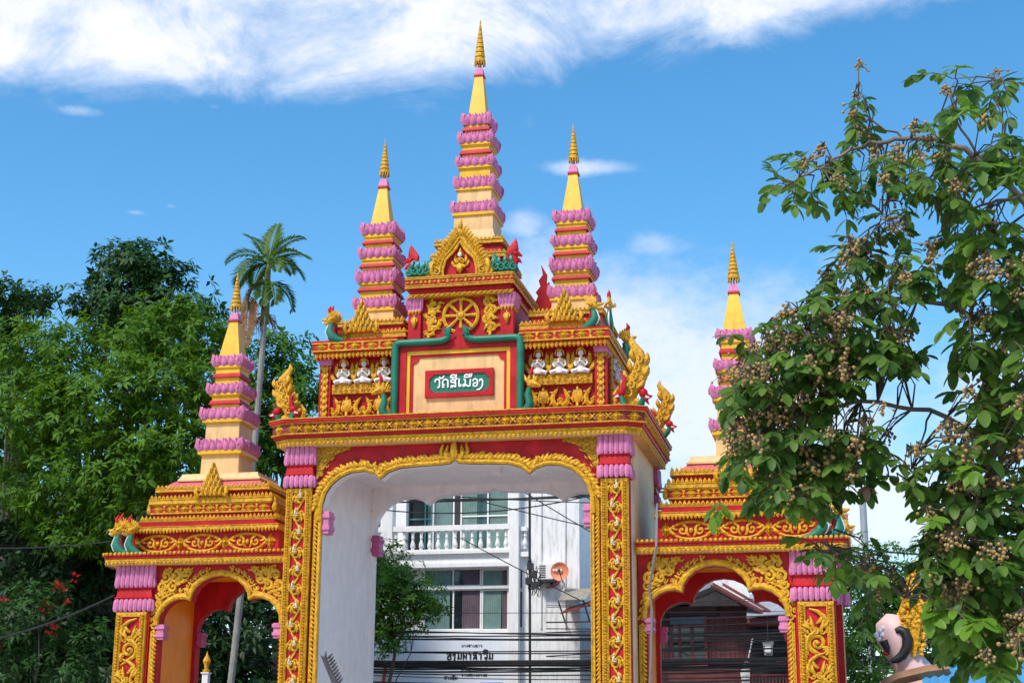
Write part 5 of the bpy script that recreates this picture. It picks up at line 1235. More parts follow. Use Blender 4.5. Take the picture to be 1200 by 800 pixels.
def crown(name, mat, lobes, dens, size, n_leaf, parent, seed, inner=.25, width=.34, droop=.25):
    rng = np.random.default_rng(seed); CC = []; AA = []
    for c, r_ in lobes:
        area = (r_[0]*r_[2]+r_[0]*r_[1]+r_[1]*r_[2])/3*4*math.pi; k = int(area*dens)
        # leafy clumps on the lobe's skin, some inside
        nc = max(5, k//11); d = rng.normal(size=(nc, 3)); d /= np.linalg.norm(d, axis=1, keepdims=True)
        rr = np.where(rng.random(nc) < inner, rng.uniform(.35, .8, nc), rng.uniform(.82, 1.08, nc))
        cc = c+d*rr[:, None]*r_
        idx = rng.integers(0, nc, k); off = rng.normal(size=(k, 3))*np.array([.42, .42, .22])*(.55+size*1.0)
        P = cc[idx]+off; ax = d[idx]*.75+np.array([0, 0, .75])+rng.normal(size=(k, 3))*.3+off*.4
        CC.append(P); AA.append(ax)
    C = np.concatenate(CC); A = np.concatenate(AA)
    return leaf_cloud(name, mat, C, A, rng.uniform(.75, 1.2, len(C))*size, n_leaf, parent, seed+1, droop, width)
BARK = paint('bark', (.10, .075, .055), .85, .35, .4, (.03, .025, .02), .6, 18); BARKL = paint('pale_bark', (.20, .17, .13), .85, .35, .4, (.06, .05, .04), .5, 18)
def limbs(parent, base, top, lobes, r0, seed, mat=None, name='trunk'):
    rr = random.Random(seed); base = Vector(base); top = Vector(top)
    mb = MB(); path = [base.lerp(top, t)+Vector((rr.uniform(-.25, .25), rr.uniform(-.25, .25), 0))*(1 if 0 < t < 1 else 0) for t in (0, .25, .5, .75, 1)]
    mb.tube(path, [r0*1.0, r0*.8, r0*.65, r0*.5, r0*.25], 10); o = mb.build(name, mat or BARK, parent, 60)
    for c, r_ in lobes:
        c = Vector(c); s_ = path[rr.choice((1, 2, 2, 3, 3))].copy(); m = MB(); e = c+Vector((0, 0, -r_[2]*.2)); mid_ = s_.lerp(e, .5)+Vector((rr.uniform(-.4, .4), rr.uniform(-.4, .4), rr.uniform(-.1, .5)))
        m.tube([s_, s_.lerp(mid_, .5)+Vector((0, 0, .1)), mid_, mid_.lerp(e, .5)+Vector((0, 0, .12)), e], [r0*.24, r0*.2, r0*.16, r0*.11, r0*.04], 7)
        for q in range(4):
            e2 = c+Vector((rr.uniform(-.8, .8)*r_[0], rr.uniform(-.8, .8)*r_[1], rr.uniform(-.5, .8)*r_[2])); m.tube([mid_, mid_.lerp(e2, .5)+Vector((0, 0, .15)), e2], [r0*.09, r0*.06, r0*.02], 5)
        m.build('limb', mat or BARK, o, 60)
    return o
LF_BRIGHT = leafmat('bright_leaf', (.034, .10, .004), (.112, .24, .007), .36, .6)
LF_DARK = leafmat('dark_leaf', (.011, .044, .007), (.034, .10, .012), .22, .55); LF_SHADE = leafmat('shade_tinted_leaf', (.007, .028, .006), (.022, .065, .010), .2, .5)  # LF_SHADE: the shade of the low foliage is mixed into the leaf colour
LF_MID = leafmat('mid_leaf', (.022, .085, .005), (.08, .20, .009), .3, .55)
def tree(name, label, lob, mat, dens, size, n_leaf, base_u, y, r0, seed, group=None, cat='tree', **k):
    L_ = lobes_px(lob); bx_ = at(base_u, 800, y)[0]; top = max(L_, key=lambda q: q[0][2])[0]
    t = thing(name, label, cat, (bx_, y, 0), group)
    crown('crown', mat, L_, dens, size, n_leaf, t, seed, **k)
    limbs(t, (bx_, y, 0), (top[0]*.5+bx_*.5, y, top[2]*.86), L_, r0, seed)
    return t
tree('shade_tree', 'broad bright green tree filling the left side behind the left gateway', [
  (60, 415, 62, 48, 13), (150, 405, 55, 45, 13.5), (225, 390, 55, 40, 14), (30, 480, 65, 55, 12), (110, 475, 70, 45, 12), (190, 455, 60, 45, 12), (250, 450, 40, 50, 13), (60, 560, 75, 40, 12.5), (150, 545, 70, 40, 11.5), (215, 530, 50, 40, 11.5), (270, 520, 40, 60, 13.5), (150, 610, 45, 40, 12.5), (85, 625, 50, 25, 12.8)], LF_BRIGHT, 16, .31, 8, 150, 15, .45, 21, group=None, inner=.2)
tree('dark_tree', 'dark tree, shade coloured into its leaves, low at the left by the red blossoms', [(10, 630, 60, 45, 14.5), (80, 665, 60, 40, 14), (60, 740, 75, 50, 14.5), (130, 690, 40, 60, 14.4), (0, 770, 60, 50, 14), (120, 780, 40, 50, 14.4)], LF_SHADE, 10, .4, 8, 40, 15, .3, 25)  # stands for the shaded lower crown; the shade is in its leaf colour
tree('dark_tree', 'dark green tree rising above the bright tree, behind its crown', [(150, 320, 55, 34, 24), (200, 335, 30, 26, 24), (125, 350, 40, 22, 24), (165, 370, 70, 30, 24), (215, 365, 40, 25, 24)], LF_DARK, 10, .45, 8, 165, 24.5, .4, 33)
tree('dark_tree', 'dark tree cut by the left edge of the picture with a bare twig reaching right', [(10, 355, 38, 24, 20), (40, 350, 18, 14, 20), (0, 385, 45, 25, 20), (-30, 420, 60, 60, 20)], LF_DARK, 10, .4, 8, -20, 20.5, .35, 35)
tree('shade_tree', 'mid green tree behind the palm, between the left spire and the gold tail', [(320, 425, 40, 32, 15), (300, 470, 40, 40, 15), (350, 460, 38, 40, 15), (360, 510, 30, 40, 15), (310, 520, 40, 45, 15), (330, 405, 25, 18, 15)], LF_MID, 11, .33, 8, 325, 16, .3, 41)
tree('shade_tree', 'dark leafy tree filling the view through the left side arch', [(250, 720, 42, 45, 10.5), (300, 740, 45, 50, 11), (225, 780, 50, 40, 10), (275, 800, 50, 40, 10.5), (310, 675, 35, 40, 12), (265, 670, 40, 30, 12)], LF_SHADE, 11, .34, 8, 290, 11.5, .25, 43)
tree('small_tree', 'small bright tree in front of the white building inside the main arch', [(455, 665, 24, 28, 15.5), (480, 690, 26, 26, 15.5), (455, 715, 30, 30, 15.5), (440, 745, 26, 20, 15.5), (490, 712, 14, 14, 15.5), (425, 690, 30, 60, 16)], LF_MID, 42, .19, 7, 455, 15.8, .1, 51)
tree('leafy_bush', 'leafy shrub beside the right side gateway under the fruit tree', [(1003, 680, 24, 32, 6.5), (1030, 690, 30, 40, 8), (1004, 740, 22, 34, 6.5), (1050, 715, 26, 44, 9), (1000, 790, 24, 26, 6.5), (1090, 700, 50, 60, 9.5), (1150, 720, 60, 60, 9.5)], LF_MID, 17, .28, 7, 1035, 6.6, .08, 61, cat='shrub', width=.26, droop=.45)
# far greenery that closes the gaps low down behind the trees
L_ = lobes_px([(30, 600, 120, 150, 30), (-60, 700, 120, 170, 30), (150, 700, 100, 150, 30), (-40, 800, 120, 150, 34), (120, 820, 130, 140, 36), (300, 830, 120, 140, 38), (900, 860, 120, 90, 60), (1100, 840, 160, 120, 50)])
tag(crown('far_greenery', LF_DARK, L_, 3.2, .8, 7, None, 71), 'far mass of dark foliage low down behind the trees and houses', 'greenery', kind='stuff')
# red blossom bush at the lower left
RB = thing('flowering_bush', 'bush with vivid red blossoms in the shade at the lower left', 'bush', (at(50, 800, 10)[0], 10, 0))
rng = np.random.default_rng(5); FLR = leafmat('red_blossom', (.42, .006, .008), (.6, .02, .015), .2)
cs = []
for u, v, r_, k in ((70, 685, 7, 13), (55, 709, 7, 12), (6, 700, 5, 8), (14, 737, 9, 9), (76, 704, 5, 5), (63, 740, 6, 5), (4, 760, 7, 7), (88, 680, 5, 4), (50, 735, 5, 3)):
    p = at(u, v, 10.6); cs.append(p+rng.normal(size=(k, 3))*r_*.016)
cs = np.concatenate(cs); leaf_cloud('blossom', FLR, cs, rng.normal(size=(len(cs), 3))+np.array([0, -.6, .5]), .10, 6, RB, 6, .1, .6)
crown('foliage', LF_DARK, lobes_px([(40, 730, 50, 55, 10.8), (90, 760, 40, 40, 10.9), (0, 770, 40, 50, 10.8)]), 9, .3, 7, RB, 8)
limbs(RB, (at(50, 800, 10.4)[0], 10.4, 0), tuple(at(45, 720, 10.4)), lobes_px([(40, 730, 30, 30, 10.4)]), .06, 9, name='stem')

# ================================================================== palm
PY = 9.
b0, b1 = at(266, 812, PY), at(311, 360, PY); pm = thing('areca_palm', 'slender palm with grey ringed trunk and one hanging brown dead frond', 'palm tree', (b0[0]-.1, PY, 0))
d = b1-b0; mb = MB(); base = Vector(b0)-Vector(d)*(b0[2]/d[2]); prof = []
n = 150; path = []; rr_ = []
for i in range(n+1):
    t = i/n; p = base.lerp(Vector(b1), t); p.x += .12*math.sin(t*3.1); path.append(p); rr_.append((.108-.025*t)*(1.06 if i % 2 else .97))
mb.tube(path, rr_, 10); mb.build('trunk', paint('palm_bark', (.27, .25, .23), .85, .3, .5, (.08, .07, .06), .5, 30), pm, 30)
hub_ = Vector(b1)
cs_ = MB(); cs_.tube([hub_-Vector((0, 0, .5)), hub_+Vector((0, 0, .5)), hub_+Vector((.05, 0, 1.5))], [.14, .13, .06], 8); cs_.build('crownshaft', paint('crownshaft_green', (.16, .19, .05), .5, .2, .2, bump=.1), pm, 60)
for k in range(14): pass
fb = MB()
for k in range(40): a = R.uniform(0, 6.28); fb.tube([hub_+Vector((0, 0, -.2)), hub_+Vector((.3*math.cos(a), .3*math.sin(a), -.35+R.uniform(-.2, .1))), hub_+Vector((.45*math.cos(a)*R.uniform(.6, 1.1), .45*math.sin(a), -.8+R.uniform(-.2, .3)))], [.02, .014, .004], 4)
fb.build('fruit_stalk', BARKL, pm, 60)
LF_PALM = leafmat('palm_leaflet', (.030, .085, .010), (.10, .19, .02), .3); LF_DEAD = leafmat('dead_leaflet', (.22, .10, .04), (.34, .17, .07), .2)
def frond(parent, o0, d0, length, droop, mat, seed, nl=30, lw=.048, ll=.80, name='frond'):
    rr = random.Random(seed); d0 = Vector(d0).normalized(); p = Vector(o0); d_ = d0.copy(); mb = MB(); pts = [p.copy()]; st = length/14
    for i in range(14): d_ = (d_+Vector((0, 0, -droop*.12*(1+i*.12)))).normalized(); p = p+d_*st; pts.append(p.copy())
    mb.tube(pts, [.04*(1-i/16) for i in range(15)], 5)
    for i in range(nl):
        t = .14+.86*i/nl; k = t*14; i0 = min(13, int(k)); q = pts[i0].lerp(pts[i0+1], k-i0); dd = (pts[i0+1]-pts[i0]).normalized(); sd = dd.cross(Vector((0, 0, 1)))
        if sd.length < .2: sd = dd.cross(Vector((.3, 1, 0)))
        sd.normalize(); upv = sd.cross(dd)
        for s in (-1, 1):
            l = ll*length/2.2*(math.sin(math.pi*min(1, .25+t*.72))+.15)*rr.uniform(.85, 1.1); ld = (dd*.62+sd*s*.8+upv*.22).normalized(); m_ = q+ld*l*.5; tip = q+ld*l+Vector((0, 0, -l*.10*(1+rr.random()*2)))
            wv = upv.cross(ld).normalized()*lw*.5*1.3
            mb.add([q, m_+wv, tip, m_-wv, m_+upv*.012], [(0, 1, 4), (1, 2, 4), (2, 3, 4), (3, 0, 4)])
    return mb.build(name, mat, parent, 0)
FR = [(.05, .2, 1, 2.6, .5), (-.45, .2, 1, 2.7, .7), (.5, .1, .95, 2.5, .9), (-.8, -.2, .75, 2.5, 1.2), (.95, -.2, .6, 2.7, .9), (1., .1, .35, 2.4, 1.3), (-1., .2, .35, 2.5, 1.6), (.6, -.8, .5, 2.3, 1.6), (-.5, -.8, .45, 2.3, 1.8), (.9, .6, .2, 2.2, 1.9), (-.7, .7, .5, 2.3, 1.5), (.25, .9, .8, 2.4, 1.1), (.5, -.5, .1, 2.0, 2.4), (-.65, -.4, .05, 2.1, 2.5), (.15, -.9, .0, 1.9, 2.5)]
for k, (x, y, z, l, dr) in enumerate(FR): frond(pm, hub_+Vector((.02, 0, 1.35 if z > .3 else .75)), (x, y, z), l*.57, dr*.5, LF_PALM, 80+k)
frond(pm, hub_+Vector((-.05, -.1, .8)), (-.75, -.5, .15), 2.3, 4.2, LF_DEAD, 99, 26, .09, .4, 'dead_frond')
# gold-tipped post behind the left side arch
p = at(241, 800, 6); FP = thing('gate_post', 'white post with a gold bud finial seen through the left side arch', 'post', (p[0], 6, 0))
zt = at(241, 790, 6)[2]; mb = MB(); mb.sq(p[0], 6, [(0, .08), (zt, .08), (zt+.03, .11), (zt+.06, .11)]); mb.build('shaft', WHITE, FP, 0)
mb = MB(); mb.lathe(p[0], 6, [(zt+.06, .09), (zt+.12, .1), (zt+.14, .05), (zt+.24, .06), (zt+.34, .105), (zt+.42, .08), (zt+.52, .025), (zt+.62, .004)], 12); mb.build('bud_finial', GOLD, FP, 60)
# grey serpent roof ornament in front of the pale jamb
p = at(385, 812, -1.5); RO = thing('roof_ornament', 'small grey spiky ornament at the foot of the pale arch jamb', 'ornament', tuple(p)); STN = paint('grey_stone', (.07, .065, .07), .8, .3, .3, bump=.3)
mb = MB(); mb.tube([tuple(at(u, v, -1.5)) for u, v in ((397, 812), (391, 795), (385, 783), (381, 771), (382, 762))], [.07, .06, .05, .04, .006], 6)
for k in range(9):
    q = at(394-k*1.5, 800-k*3.6, -1.5); flame(mb, q[0]+.03, q[2], .16, .07, .3, -1.5, -35, .2, 4, 4); flame(mb, q[0]-.03, q[2], .12, .05, -.3, -1.5, 40, .2, 4, 4)
mb.build('spiky_stem', STN, RO, 60)
# ================================================================== utility pole and cables
PO = paint('galvanised_pole', (.32, .35, .39), .5, .15, .2, bump=0); a = at(1010.5, 580, 16)
t = thing('utility_pole', 'plain grey pole standing beyond the right side gateway', 'pole', (a[0], 16, 0)); MB().tube([(a[0], 16, 0), (a[0], 16, a[2]+.2)], [.13, .11], 10).build('shaft', PO, t, 60)
a = at(622, 700, 18.5); t = thing('cable_pole', 'thin dark pole with cable boxes in front of the white side wall', 'pole', (a[0], 18.5, 0)); zt = at(620, 560, 18.5)[2]
MB().tube([(a[0], 18.5, 0), (a[0]-.05, 18.5, zt)], .045, 6).build('shaft', DARKM, t, 60)
for k, (u, v) in enumerate(((622, 664), (626, 673), (620, 681), (627, 686))):
    q = at(u, v, 18.4); MB().box(q[0]-.1, q[0]+.1, 18.25, 18.45, q[2]-.1, q[2]+.12).build('junction_box', DARKM, t, 0)
mb = MB()
for k in range(10):
    P = [at(R.uniform(616, 634), R.uniform(655, 700), 18.3) for _ in range(4)]; mb.tube([tuple(x) for x in P], .014, 4)
mb.build('cable_loop', BLACK, t, 0)
CABLE = BLACK
ncab = 0
def cable(u0, v0, u1, v1, sag, r, y, label=None, group='black utility cables strung behind the gateway'):
    a, b_ = at(u0, v0, y), at(u1, v1, y); sc = (y-CAM[1])/FPX; mb = MB(); n = 16
    # run on well past the picture's view so that nothing ends in mid-air
    mb.tube([(a[0]+(b_[0]-a[0])*i/n, y, a[2]+(b_[2]-a[2])*i/n-sag*sc*4*(i/n)*(1-i/n)) for i in range(n+1)], r, 5)
    return tag(mb.build('utility_cable', CABLE, None, 60), label or 'black utility cable strung across the low view behind the gateway arches', 'cable', group)
rr = random.Random(17)
for k in range(22):
    v = rr.choice((745, 752, 758, 765, 768, 771, 774, 777, 780, 785, 735, 728, 720))+rr.uniform(-3, 3)
    cable(200, v+rr.uniform(-12, 14), 1250, v+rr.uniform(-18, 10), rr.uniform(0, 22), rr.choice((.012, .016, .022, .03)), 17.5+rr.uniform(-.5, .8))
for v, r, y in ((770, .034, 17.3), (773.5, .038, 17.4), (768, .026, 17.2), (777, .03, 17.5), (757, .022, 17.3)): cable(150, v+6, 1250, v-4, 4, r, y, {757: 'topmost', 768: 'second', 770: 'middle', 773.5: 'fourth', 777: 'lowest'}[v]+' of the thick black cables crossing low behind all three arches', 'thick cable bundles')
for k in range(9): v = rr.uniform(690, 760); cable(640, v+rr.uniform(8, 22), 1150, v-rr.uniform(5, 20), rr.uniform(2, 10), rr.choice((.012, .018, .024)), 17.+rr.uniform(-.4, .4), 'black utility cable slanting up to the right across the wooden house', 'cables across the wooden house')
cable(380, 580, 800, 574, 8, .035, 17, 'upper black cable crossing the top of the main arch', 'cables high in the main arch'); cable(380, 588, 800, 570, 6, .03, 17.1, 'black cable rising to the right across the top of the main arch', 'cables high in the main arch'); cable(380, 586, 720, 573, 22, .022, 17.2, 'sagging black cable high in the main arch', 'cables high in the main arch')
for u0, v0, u1, v1, w_ in ((640, 540, 700, 590, 'beside the dark eaves'), (670, 610, 830, 645, 'left of the right side gateway roof'), (655, 585, 840, 590, 'nearly level beside the peach side wall'), (660, 690, 720, 720, 'over the beige awning'), (560, 540, 640, 590, 'under the arch lamp across the balcony glass')): cable(u0-120, v0-(v1-v0)/(u1-u0)*120, u1+60, v1+(v1-v0)/(u1-u0)*60, 3, .018, 16.5, 'thin black wire slanting '+w_, 'thin slanting wires')
for k in range(6): cable(985, 668+k*9+rr.uniform(-3, 3), 1300, 700+k*18, 12, rr.choice((.02, .03)), 15, 'black cable running off to the right behind the fruit tree', 'cables right of the gateway')
cable(975, 640, 1300, 655, 5, .03, 15.2, 'black cable running off to the right behind the fruit tree', 'cables right of the gateway'); cable(975, 648, 1300, 668, 9, .035, 15.1, 'black cable running off to the right behind the fruit tree', 'cables right of the gateway')
tag(cable(-40, 755, 134, 697, 8, .03, 5), 'grey cable rising to the left side gateway capital from the left edge', 'cable').__delitem__('group')
tag(cable(-40, 641, 130, 634, 4, .02, 6), 'thin grey wire above the gold cable at the left side gateway', 'cable').__delitem__('group')
# ================================================================== giant statue head and blue roof at the lower right
SKIN = paint('statue_skin', (.80, .52, .48), .5, .08, .15, (.4, .2, .2), .05, 20)
sd = 4.6; q = at(1055, 765, sd); ST = thing('giant_statue', 'giant pale pink statue head with black curled whisker and gold headdress, face turned left', 'statue', (q[0], sd, 0))
s1 = (sd-CAM[1])/FPX*1.03
def sp_(u, v, dy=0.): p = at(u, v, sd); return (p[0], sd+dy, p[2])
mb = MB()
mb.tube([sp_(1095, 830), sp_(1080, 798), sp_(1064, 775), sp_(1056, 758), sp_(1049, 744), sp_(1046, 730), sp_(1047, 720)], [28*s1, 21*s1, 17*s1, 19*s1, 21*s1, 18*s1, 8*s1], 16)
mb.tube([sp_(1040, 748, -.1), sp_(1031, 744, -.1), sp_(1026, 742, -.1)], [14*s1, 7*s1, 2*s1], 10)
mb.tube([sp_(1044, 764, -.05), sp_(1037, 766, -.05)], [10*s1, 5*s1], 10)
hd = mb.build('head', SKIN, ST, 60)
mb = MB(); P = [(1049, 741), (1054, 739), (1060, 742), (1063, 750), (1062, 760), (1057, 769), (1050, 774), (1043, 776)]
mb.tube([sp_(u, v, -.42) for u, v in P], [3*s1, 4.5*s1, 5.5*s1, 6*s1, 5.5*s1, 5*s1, 4*s1, 2*s1], 8); mb.tube([sp_(u, v, -.38) for u, v in ((1035, 752), (1039, 760), (1041, 768))], [5*s1, 4*s1, 1*s1], 6); mb.build('black_whisker', BLACK, hd, 60)
mb = MB(); mb.tube([sp_(1036, 765, -.36), sp_(1040, 768, -.38)], [3*s1, 2*s1], 6); mb.build('lip', RED, hd, 60)
mb = MB()
for k, (u, v) in enumerate(((1027, 745), (1031, 740), (1035, 737), (1030, 750), (1034, 745))): mb.ball(sp_(u, v, -.3), 3.2*s1, 6, 4)
mb.build('white_brow', WHITE, hd, 60)
mb = MB(); mb.loft([[sp_(1050+dx, 728+k, -.1+dyy) for dx, dyy in ((-4+w, -.2), (30-w*.4, -.35), (34-w*.4, .3), (-2+w, .3))] for k, w in ((0, 4), (20, 10), (42, 18))][::-1])
for i in range(90):
    u, v = R.uniform(1056, 1086), R.uniform(700, 770)
    if u < 1054+(v-725)*.35: continue
    mb.ball(sp_(u, v, -.32+R.uniform(-.08, .03)), R.uniform(2.2, 3.6)*s1, 6, 4)
for k in range(4): flame(mb, sp_(1060+k*7, 715)[0], sp_(1060, 728)[2], .9-.1*abs(k-1), .28, .1, sd-.2, -10+5*k)
mb.tube([sp_(1066, 735), sp_(1069, 705), sp_(1071, 672), sp_(1072, 655)], [.40, .24, .12, .02], 10)
for i in range(70):
    v = R.uniform(665, 728); hw_ = 2+(v-655)*.16; mb.ball(sp_(1070-(v-655)*.05+R.uniform(-hw_, hw_), v, -.05-(v-655)*.0045), R.uniform(1.8, 2.8)*s1, 6, 4)
mb.build('headdress', GOLD, ST, 60)
BLUE = paint('blue_sheet', (.06, .33, .62), .45, .25, .35, (.4, .5, .55), .2, 30); p = at(1130, 800, 3)
BR = thing('blue_roof', 'bright blue ribbed sheet roof sloping at the lower right under the fruit tree', 'roof', (p[0], 3, 0))
mb = MB(); a, b_, c_ = at(1085, 803, 1.5), at(1300, 778, 1.5), at(1085, 786, 4)
n = 40
mb.add([(a[0]+(b_[0]-a[0])*i/n, 1.5, a[2]-.25+.06*(i % 2)+.012*i) for i in range(n+1)]+[(a[0]+(b_[0]-a[0])*i/n, 4.5, c_[2]+.05*(i % 2)+.012*i) for i in range(n+1)], [(i, i+1, n+2+i, n+1+i) for i in range(n)]); mb.build('roof_sheet', BLUE, BR, 0)
mb = MB(); mb.box(a[0], b_[0], 1.9, 4.4, 0, a[2]-.35); mb.build('wall', WOODD, BR, 0)
mb = MB(); P = [sp_(1034, 806, -.9), sp_(1052, 797, -.9), sp_(1086, 789, -.9), sp_(1110, 786, -.9)]; mb.tube(P, .16, 6); mb.build('roof_edge', paint('brown_timber', (.3, .15, .07), .6, .2, .3, bump=.1), BR, 60)
# ================================================================== longan tree in the foreground, right
LT = thing('longan_tree', 'fruiting tree hanging in from the right, close to the camera, full of tan fruit clusters', 'fruit tree', (at(1360, 800, -22.5)[0], -22.5, 0))
LF_L = leafmat('longan_leaf', (.028, .088, .011), (.125, .22, .03), .40, .5); LF_Y = leafmat('young_leaf', (.10, .22, .02), (.16, .30, .03), .45, .4); LF_BR = leafmat('withered_leaf', (.14, .07, .04), (.24, .13, .08), .2, .6)
FRUIT = paint('longan_skin', (.41, .255, .085), .65, .3, .35, (.12, .07, .03), .3, 120, streak=False, fscale=25); TWIG = paint('twig', (.12, .085, .055), .8, .3, .3, bump=.3)
YL = -23.2
def lp(u, v, dy=0.): return Vector(at(u, v, YL+dy))
limb_paths = [
 ([(1380, 520, .6), (1290, 380, .5), (1235, 270, .3), (1200, 236, .2), (1165, 205, .1), (1130, 176, 0), (1096, 163, 0), (1060, 162, 0), (1020, 168, .0), (990, 180, 0), (962, 196, 0), (930, 212, 0), (914, 222, 0)], .030),
 ([(1235, 270, .3), (1205, 228, .2), (1170, 236, .1), (1130, 248, 0), (1105, 266, 0), (1090, 290, 0)], .016),
 ([(1150, 190, .1), (1120, 140, 0), (1112, 105, 0), (1120, 95, 0)], .010), ([(1060, 162, 0), (1018, 140, 0), (1012, 112, 0), (1006, 98, 0)], .008), ([(1205, 228, .2), (1180, 160, .1), (1168, 120, .1), (1165, 92, .1)], .008),
 ([(1380, 560, .6), (1280, 470, .5), (1200, 400, .3), (1120, 360, .2), (1060, 350, .1), (1010, 350, 0), (960, 380, 0), (910, 410, 0), (875, 440, 0)], .024),
 ([(1380, 600, .6), (1270, 560, .5), (1170, 520, .3), (1090, 480, .2), (1010, 470, .1), (950, 480, 0), (900, 510, 0), (855, 520, 0)], .024),
 ([(1380, 640, .6), (1250, 640, .4), (1160, 660, .2), (1100, 700, .1), (1060, 700, 0)], .020), ([(1200, 400, .3), (1185, 330, .1), (1160, 290, 0), (1150, 260, 0)], .010),
 ([(1010, 350, 0), (1000, 300, 0), (1030, 260, 0), (1040, 235, 0)], .009), ([(1250, 640, .4), (1200, 720, .2), (1160, 770, 0), (1130, 800, 0)], .012), ([(1010, 470, .1), (1000, 540, 0), (985, 600, 0), (972, 640, 0), (968, 660, 0)], .008),
 ([(950, 480, 0), (935, 540, 0), (915, 580, 0)], .008), ([(1170, 520, .3), (1150, 570, 0), (1135, 620, 0), (1120, 650, 0)], .014), ([(1090, 480, .2), (1075, 530, 0), (1060, 570, 0)], .008), ([(960, 380, 0), (935, 360, 0), (905, 372, 0)], .007)]
tb = [Vector((at(1360, 800, -22.5)[0], -22.5, 0)), lp(1400, 760, .7), lp(1390, 640, .6), lp(1380, 520, .6), lp(1385, 380, .7)]
mb = MB(); mb.tube(tb, [.2, .15, .12, .09, .06], 12); LTR = mb.build('trunk', BARKL, LT, 60)
anchors = []
for pts, r in limb_paths:
    P = [lp(u, v, d) for u, v, d in pts]; Q = []
    for a, b in zip(P[:-1], P[1:]):
        for k in range(4): Q.append(a.lerp(b, k/4)+Vector((R.uniform(-1, 1), R.uniform(-1, 1), R.uniform(-1, 1)))*.012)
    Q.append(P[-1]); n = len(Q); m = MB(); m.tube(Q, [r*(1-.8*i/(n-1)) for i in range(n)], 7); m.build('limb', BARKL if r > .02 else TWIG, LT, 60)
    anchors += Q[4:]
anchors_np = np.array([tuple(a) for a in anchors])
REG = [(925, 217, 12, 12, 3), (950, 207, 18, 20, 6), (985, 205, 22, 28, 8), (1015, 175, 20, 36, 8), (1050, 198, 24, 34, 9), (1005, 120, 8, 20, 4), (1085, 180, 24, 36, 9), (1122, 120, 18, 30, 7), (1120, 200, 30, 34, 12), (1165, 190, 34, 36, 14), (1172, 115, 14, 26, 4),
 (1040, 258, 24, 24, 6), (1008, 300, 24, 28, 9), (985, 340, 28, 26, 10), (1045, 325, 34, 36, 13), (1085, 315, 20, 26, 5), (960, 385, 42, 28, 18), (900, 400, 24, 28, 10), (872, 430, 18, 26, 8), (880, 470, 36, 34, 20), (940, 450, 44, 40, 28), (1010, 420, 42, 46, 30), (1056, 412, 20, 36, 8), (888, 530, 34, 32, 19), (850, 520, 10, 16, 2),
 (950, 520, 42, 40, 27), (1008, 520, 30, 38, 15), (900, 570, 32, 14, 9), (955, 566, 24, 12, 6), (1000, 552, 12, 12, 3),
 (1150, 275, 36, 44, 16), (1172, 360, 32, 55, 22), (1138, 390, 16, 30, 6), (1182, 450, 26, 55, 18), (1145, 470, 16, 24, 5), (1170, 540, 36, 46, 22), (1112, 540, 34, 34, 14), (1062, 560, 14, 14, 3), (1130, 620, 46, 46, 27), (1192, 620, 26, 55, 18), (1082, 640, 26, 34, 10), (1100, 700, 44, 44, 22), (1172, 710, 46, 55, 28), (1058, 672, 14, 30, 5), (1024, 664, 18, 16, 6), (1030, 690, 14, 12, 3), (1112, 756, 22, 16, 6), (1172, 758, 36, 16, 9), (968, 645, 8, 12, 3), (982, 656, 8, 8, 3), (1215, 330, 20, 150, 20), (1220, 650, 25, 130, 20)]
# leaflet template: six stations along the midrib, folded along it and drooping at the tip
ST_ = [(0, .03), (.10, .26), (.30, .47), (.55, .52), (.78, .42), (.94, .22), (1., .03)]
tv = []; 
for x, w in ST_:
    z = -.22*x*x; tv += [(x, -w*.5, z+.10*w), (x, 0, z), (x, w*.5, z+.10*w)]
tv = np.array(tv); tf = []
for i in range(len(ST_)-1):
    for j in range(2): tf.append((i*3+j, (i+1)*3+j, (i+1)*3+j+1, i*3+j+1))
def leaf_mesh(nm, mat):
    me = bpy.data.meshes.new(nm); me.from_pydata([tuple(p) for p in tv], [], tf); me.materials.append(mat); me.shade_smooth(); return me
LM = [leaf_mesh('leaf', LF_L), leaf_mesh('leaf', LF_Y), leaf_mesh('leaf', LF_BR)]
leaves = []; twig = MB()
rr = random.Random(29)
def spray(p, d, n, ln, kind=0):
    """pinnate leaf: a drooping stalk with leaflets in loose pairs"""
    d = d.normalized(); q = p.copy(); pts = [q.copy()]; stp = ln*.42
    for i in range(n//2+1):
        d = (d+Vector((rr.uniform(-.15, .15), rr.uniform(-.15, .15), -.20))).normalized(); q = q+d*stp; pts.append(q.copy())
        for s in (-1, 1):
            if len(leaves) and rr.random() < .1: continue
            side = d.cross(Vector((0, 0, 1)))
            if side.length < .15: side = Vector((1, 0, 0))
            side.normalize(); ld = (d*rr.uniform(.3, .7)+side*s*rr.uniform(.6, 1)+Vector((rr.uniform(-.2, .2), rr.uniform(-.3, .2), rr.uniform(-.6, .12)))).normalized()
            up_ = Vector((rr.uniform(-.5, .5), rr.uniform(-.8, .3), 1.)); up_ = (up_-ld*up_.dot(ld)).normalized()
            leaves.append((q.copy(), ld, up_, ln*rr.uniform(.75, 1.2), kind))
    leaves.append((q.copy(), d, (Vector((0, -.4, 1))-d*Vector((0, -.4, 1)).dot(d)).normalized(), ln*rr.uniform(.9, 1.2), kind))
    twig.tube(pts, [.004]*(len(pts)-1)+[.0015], 4)
fruit_sites = []
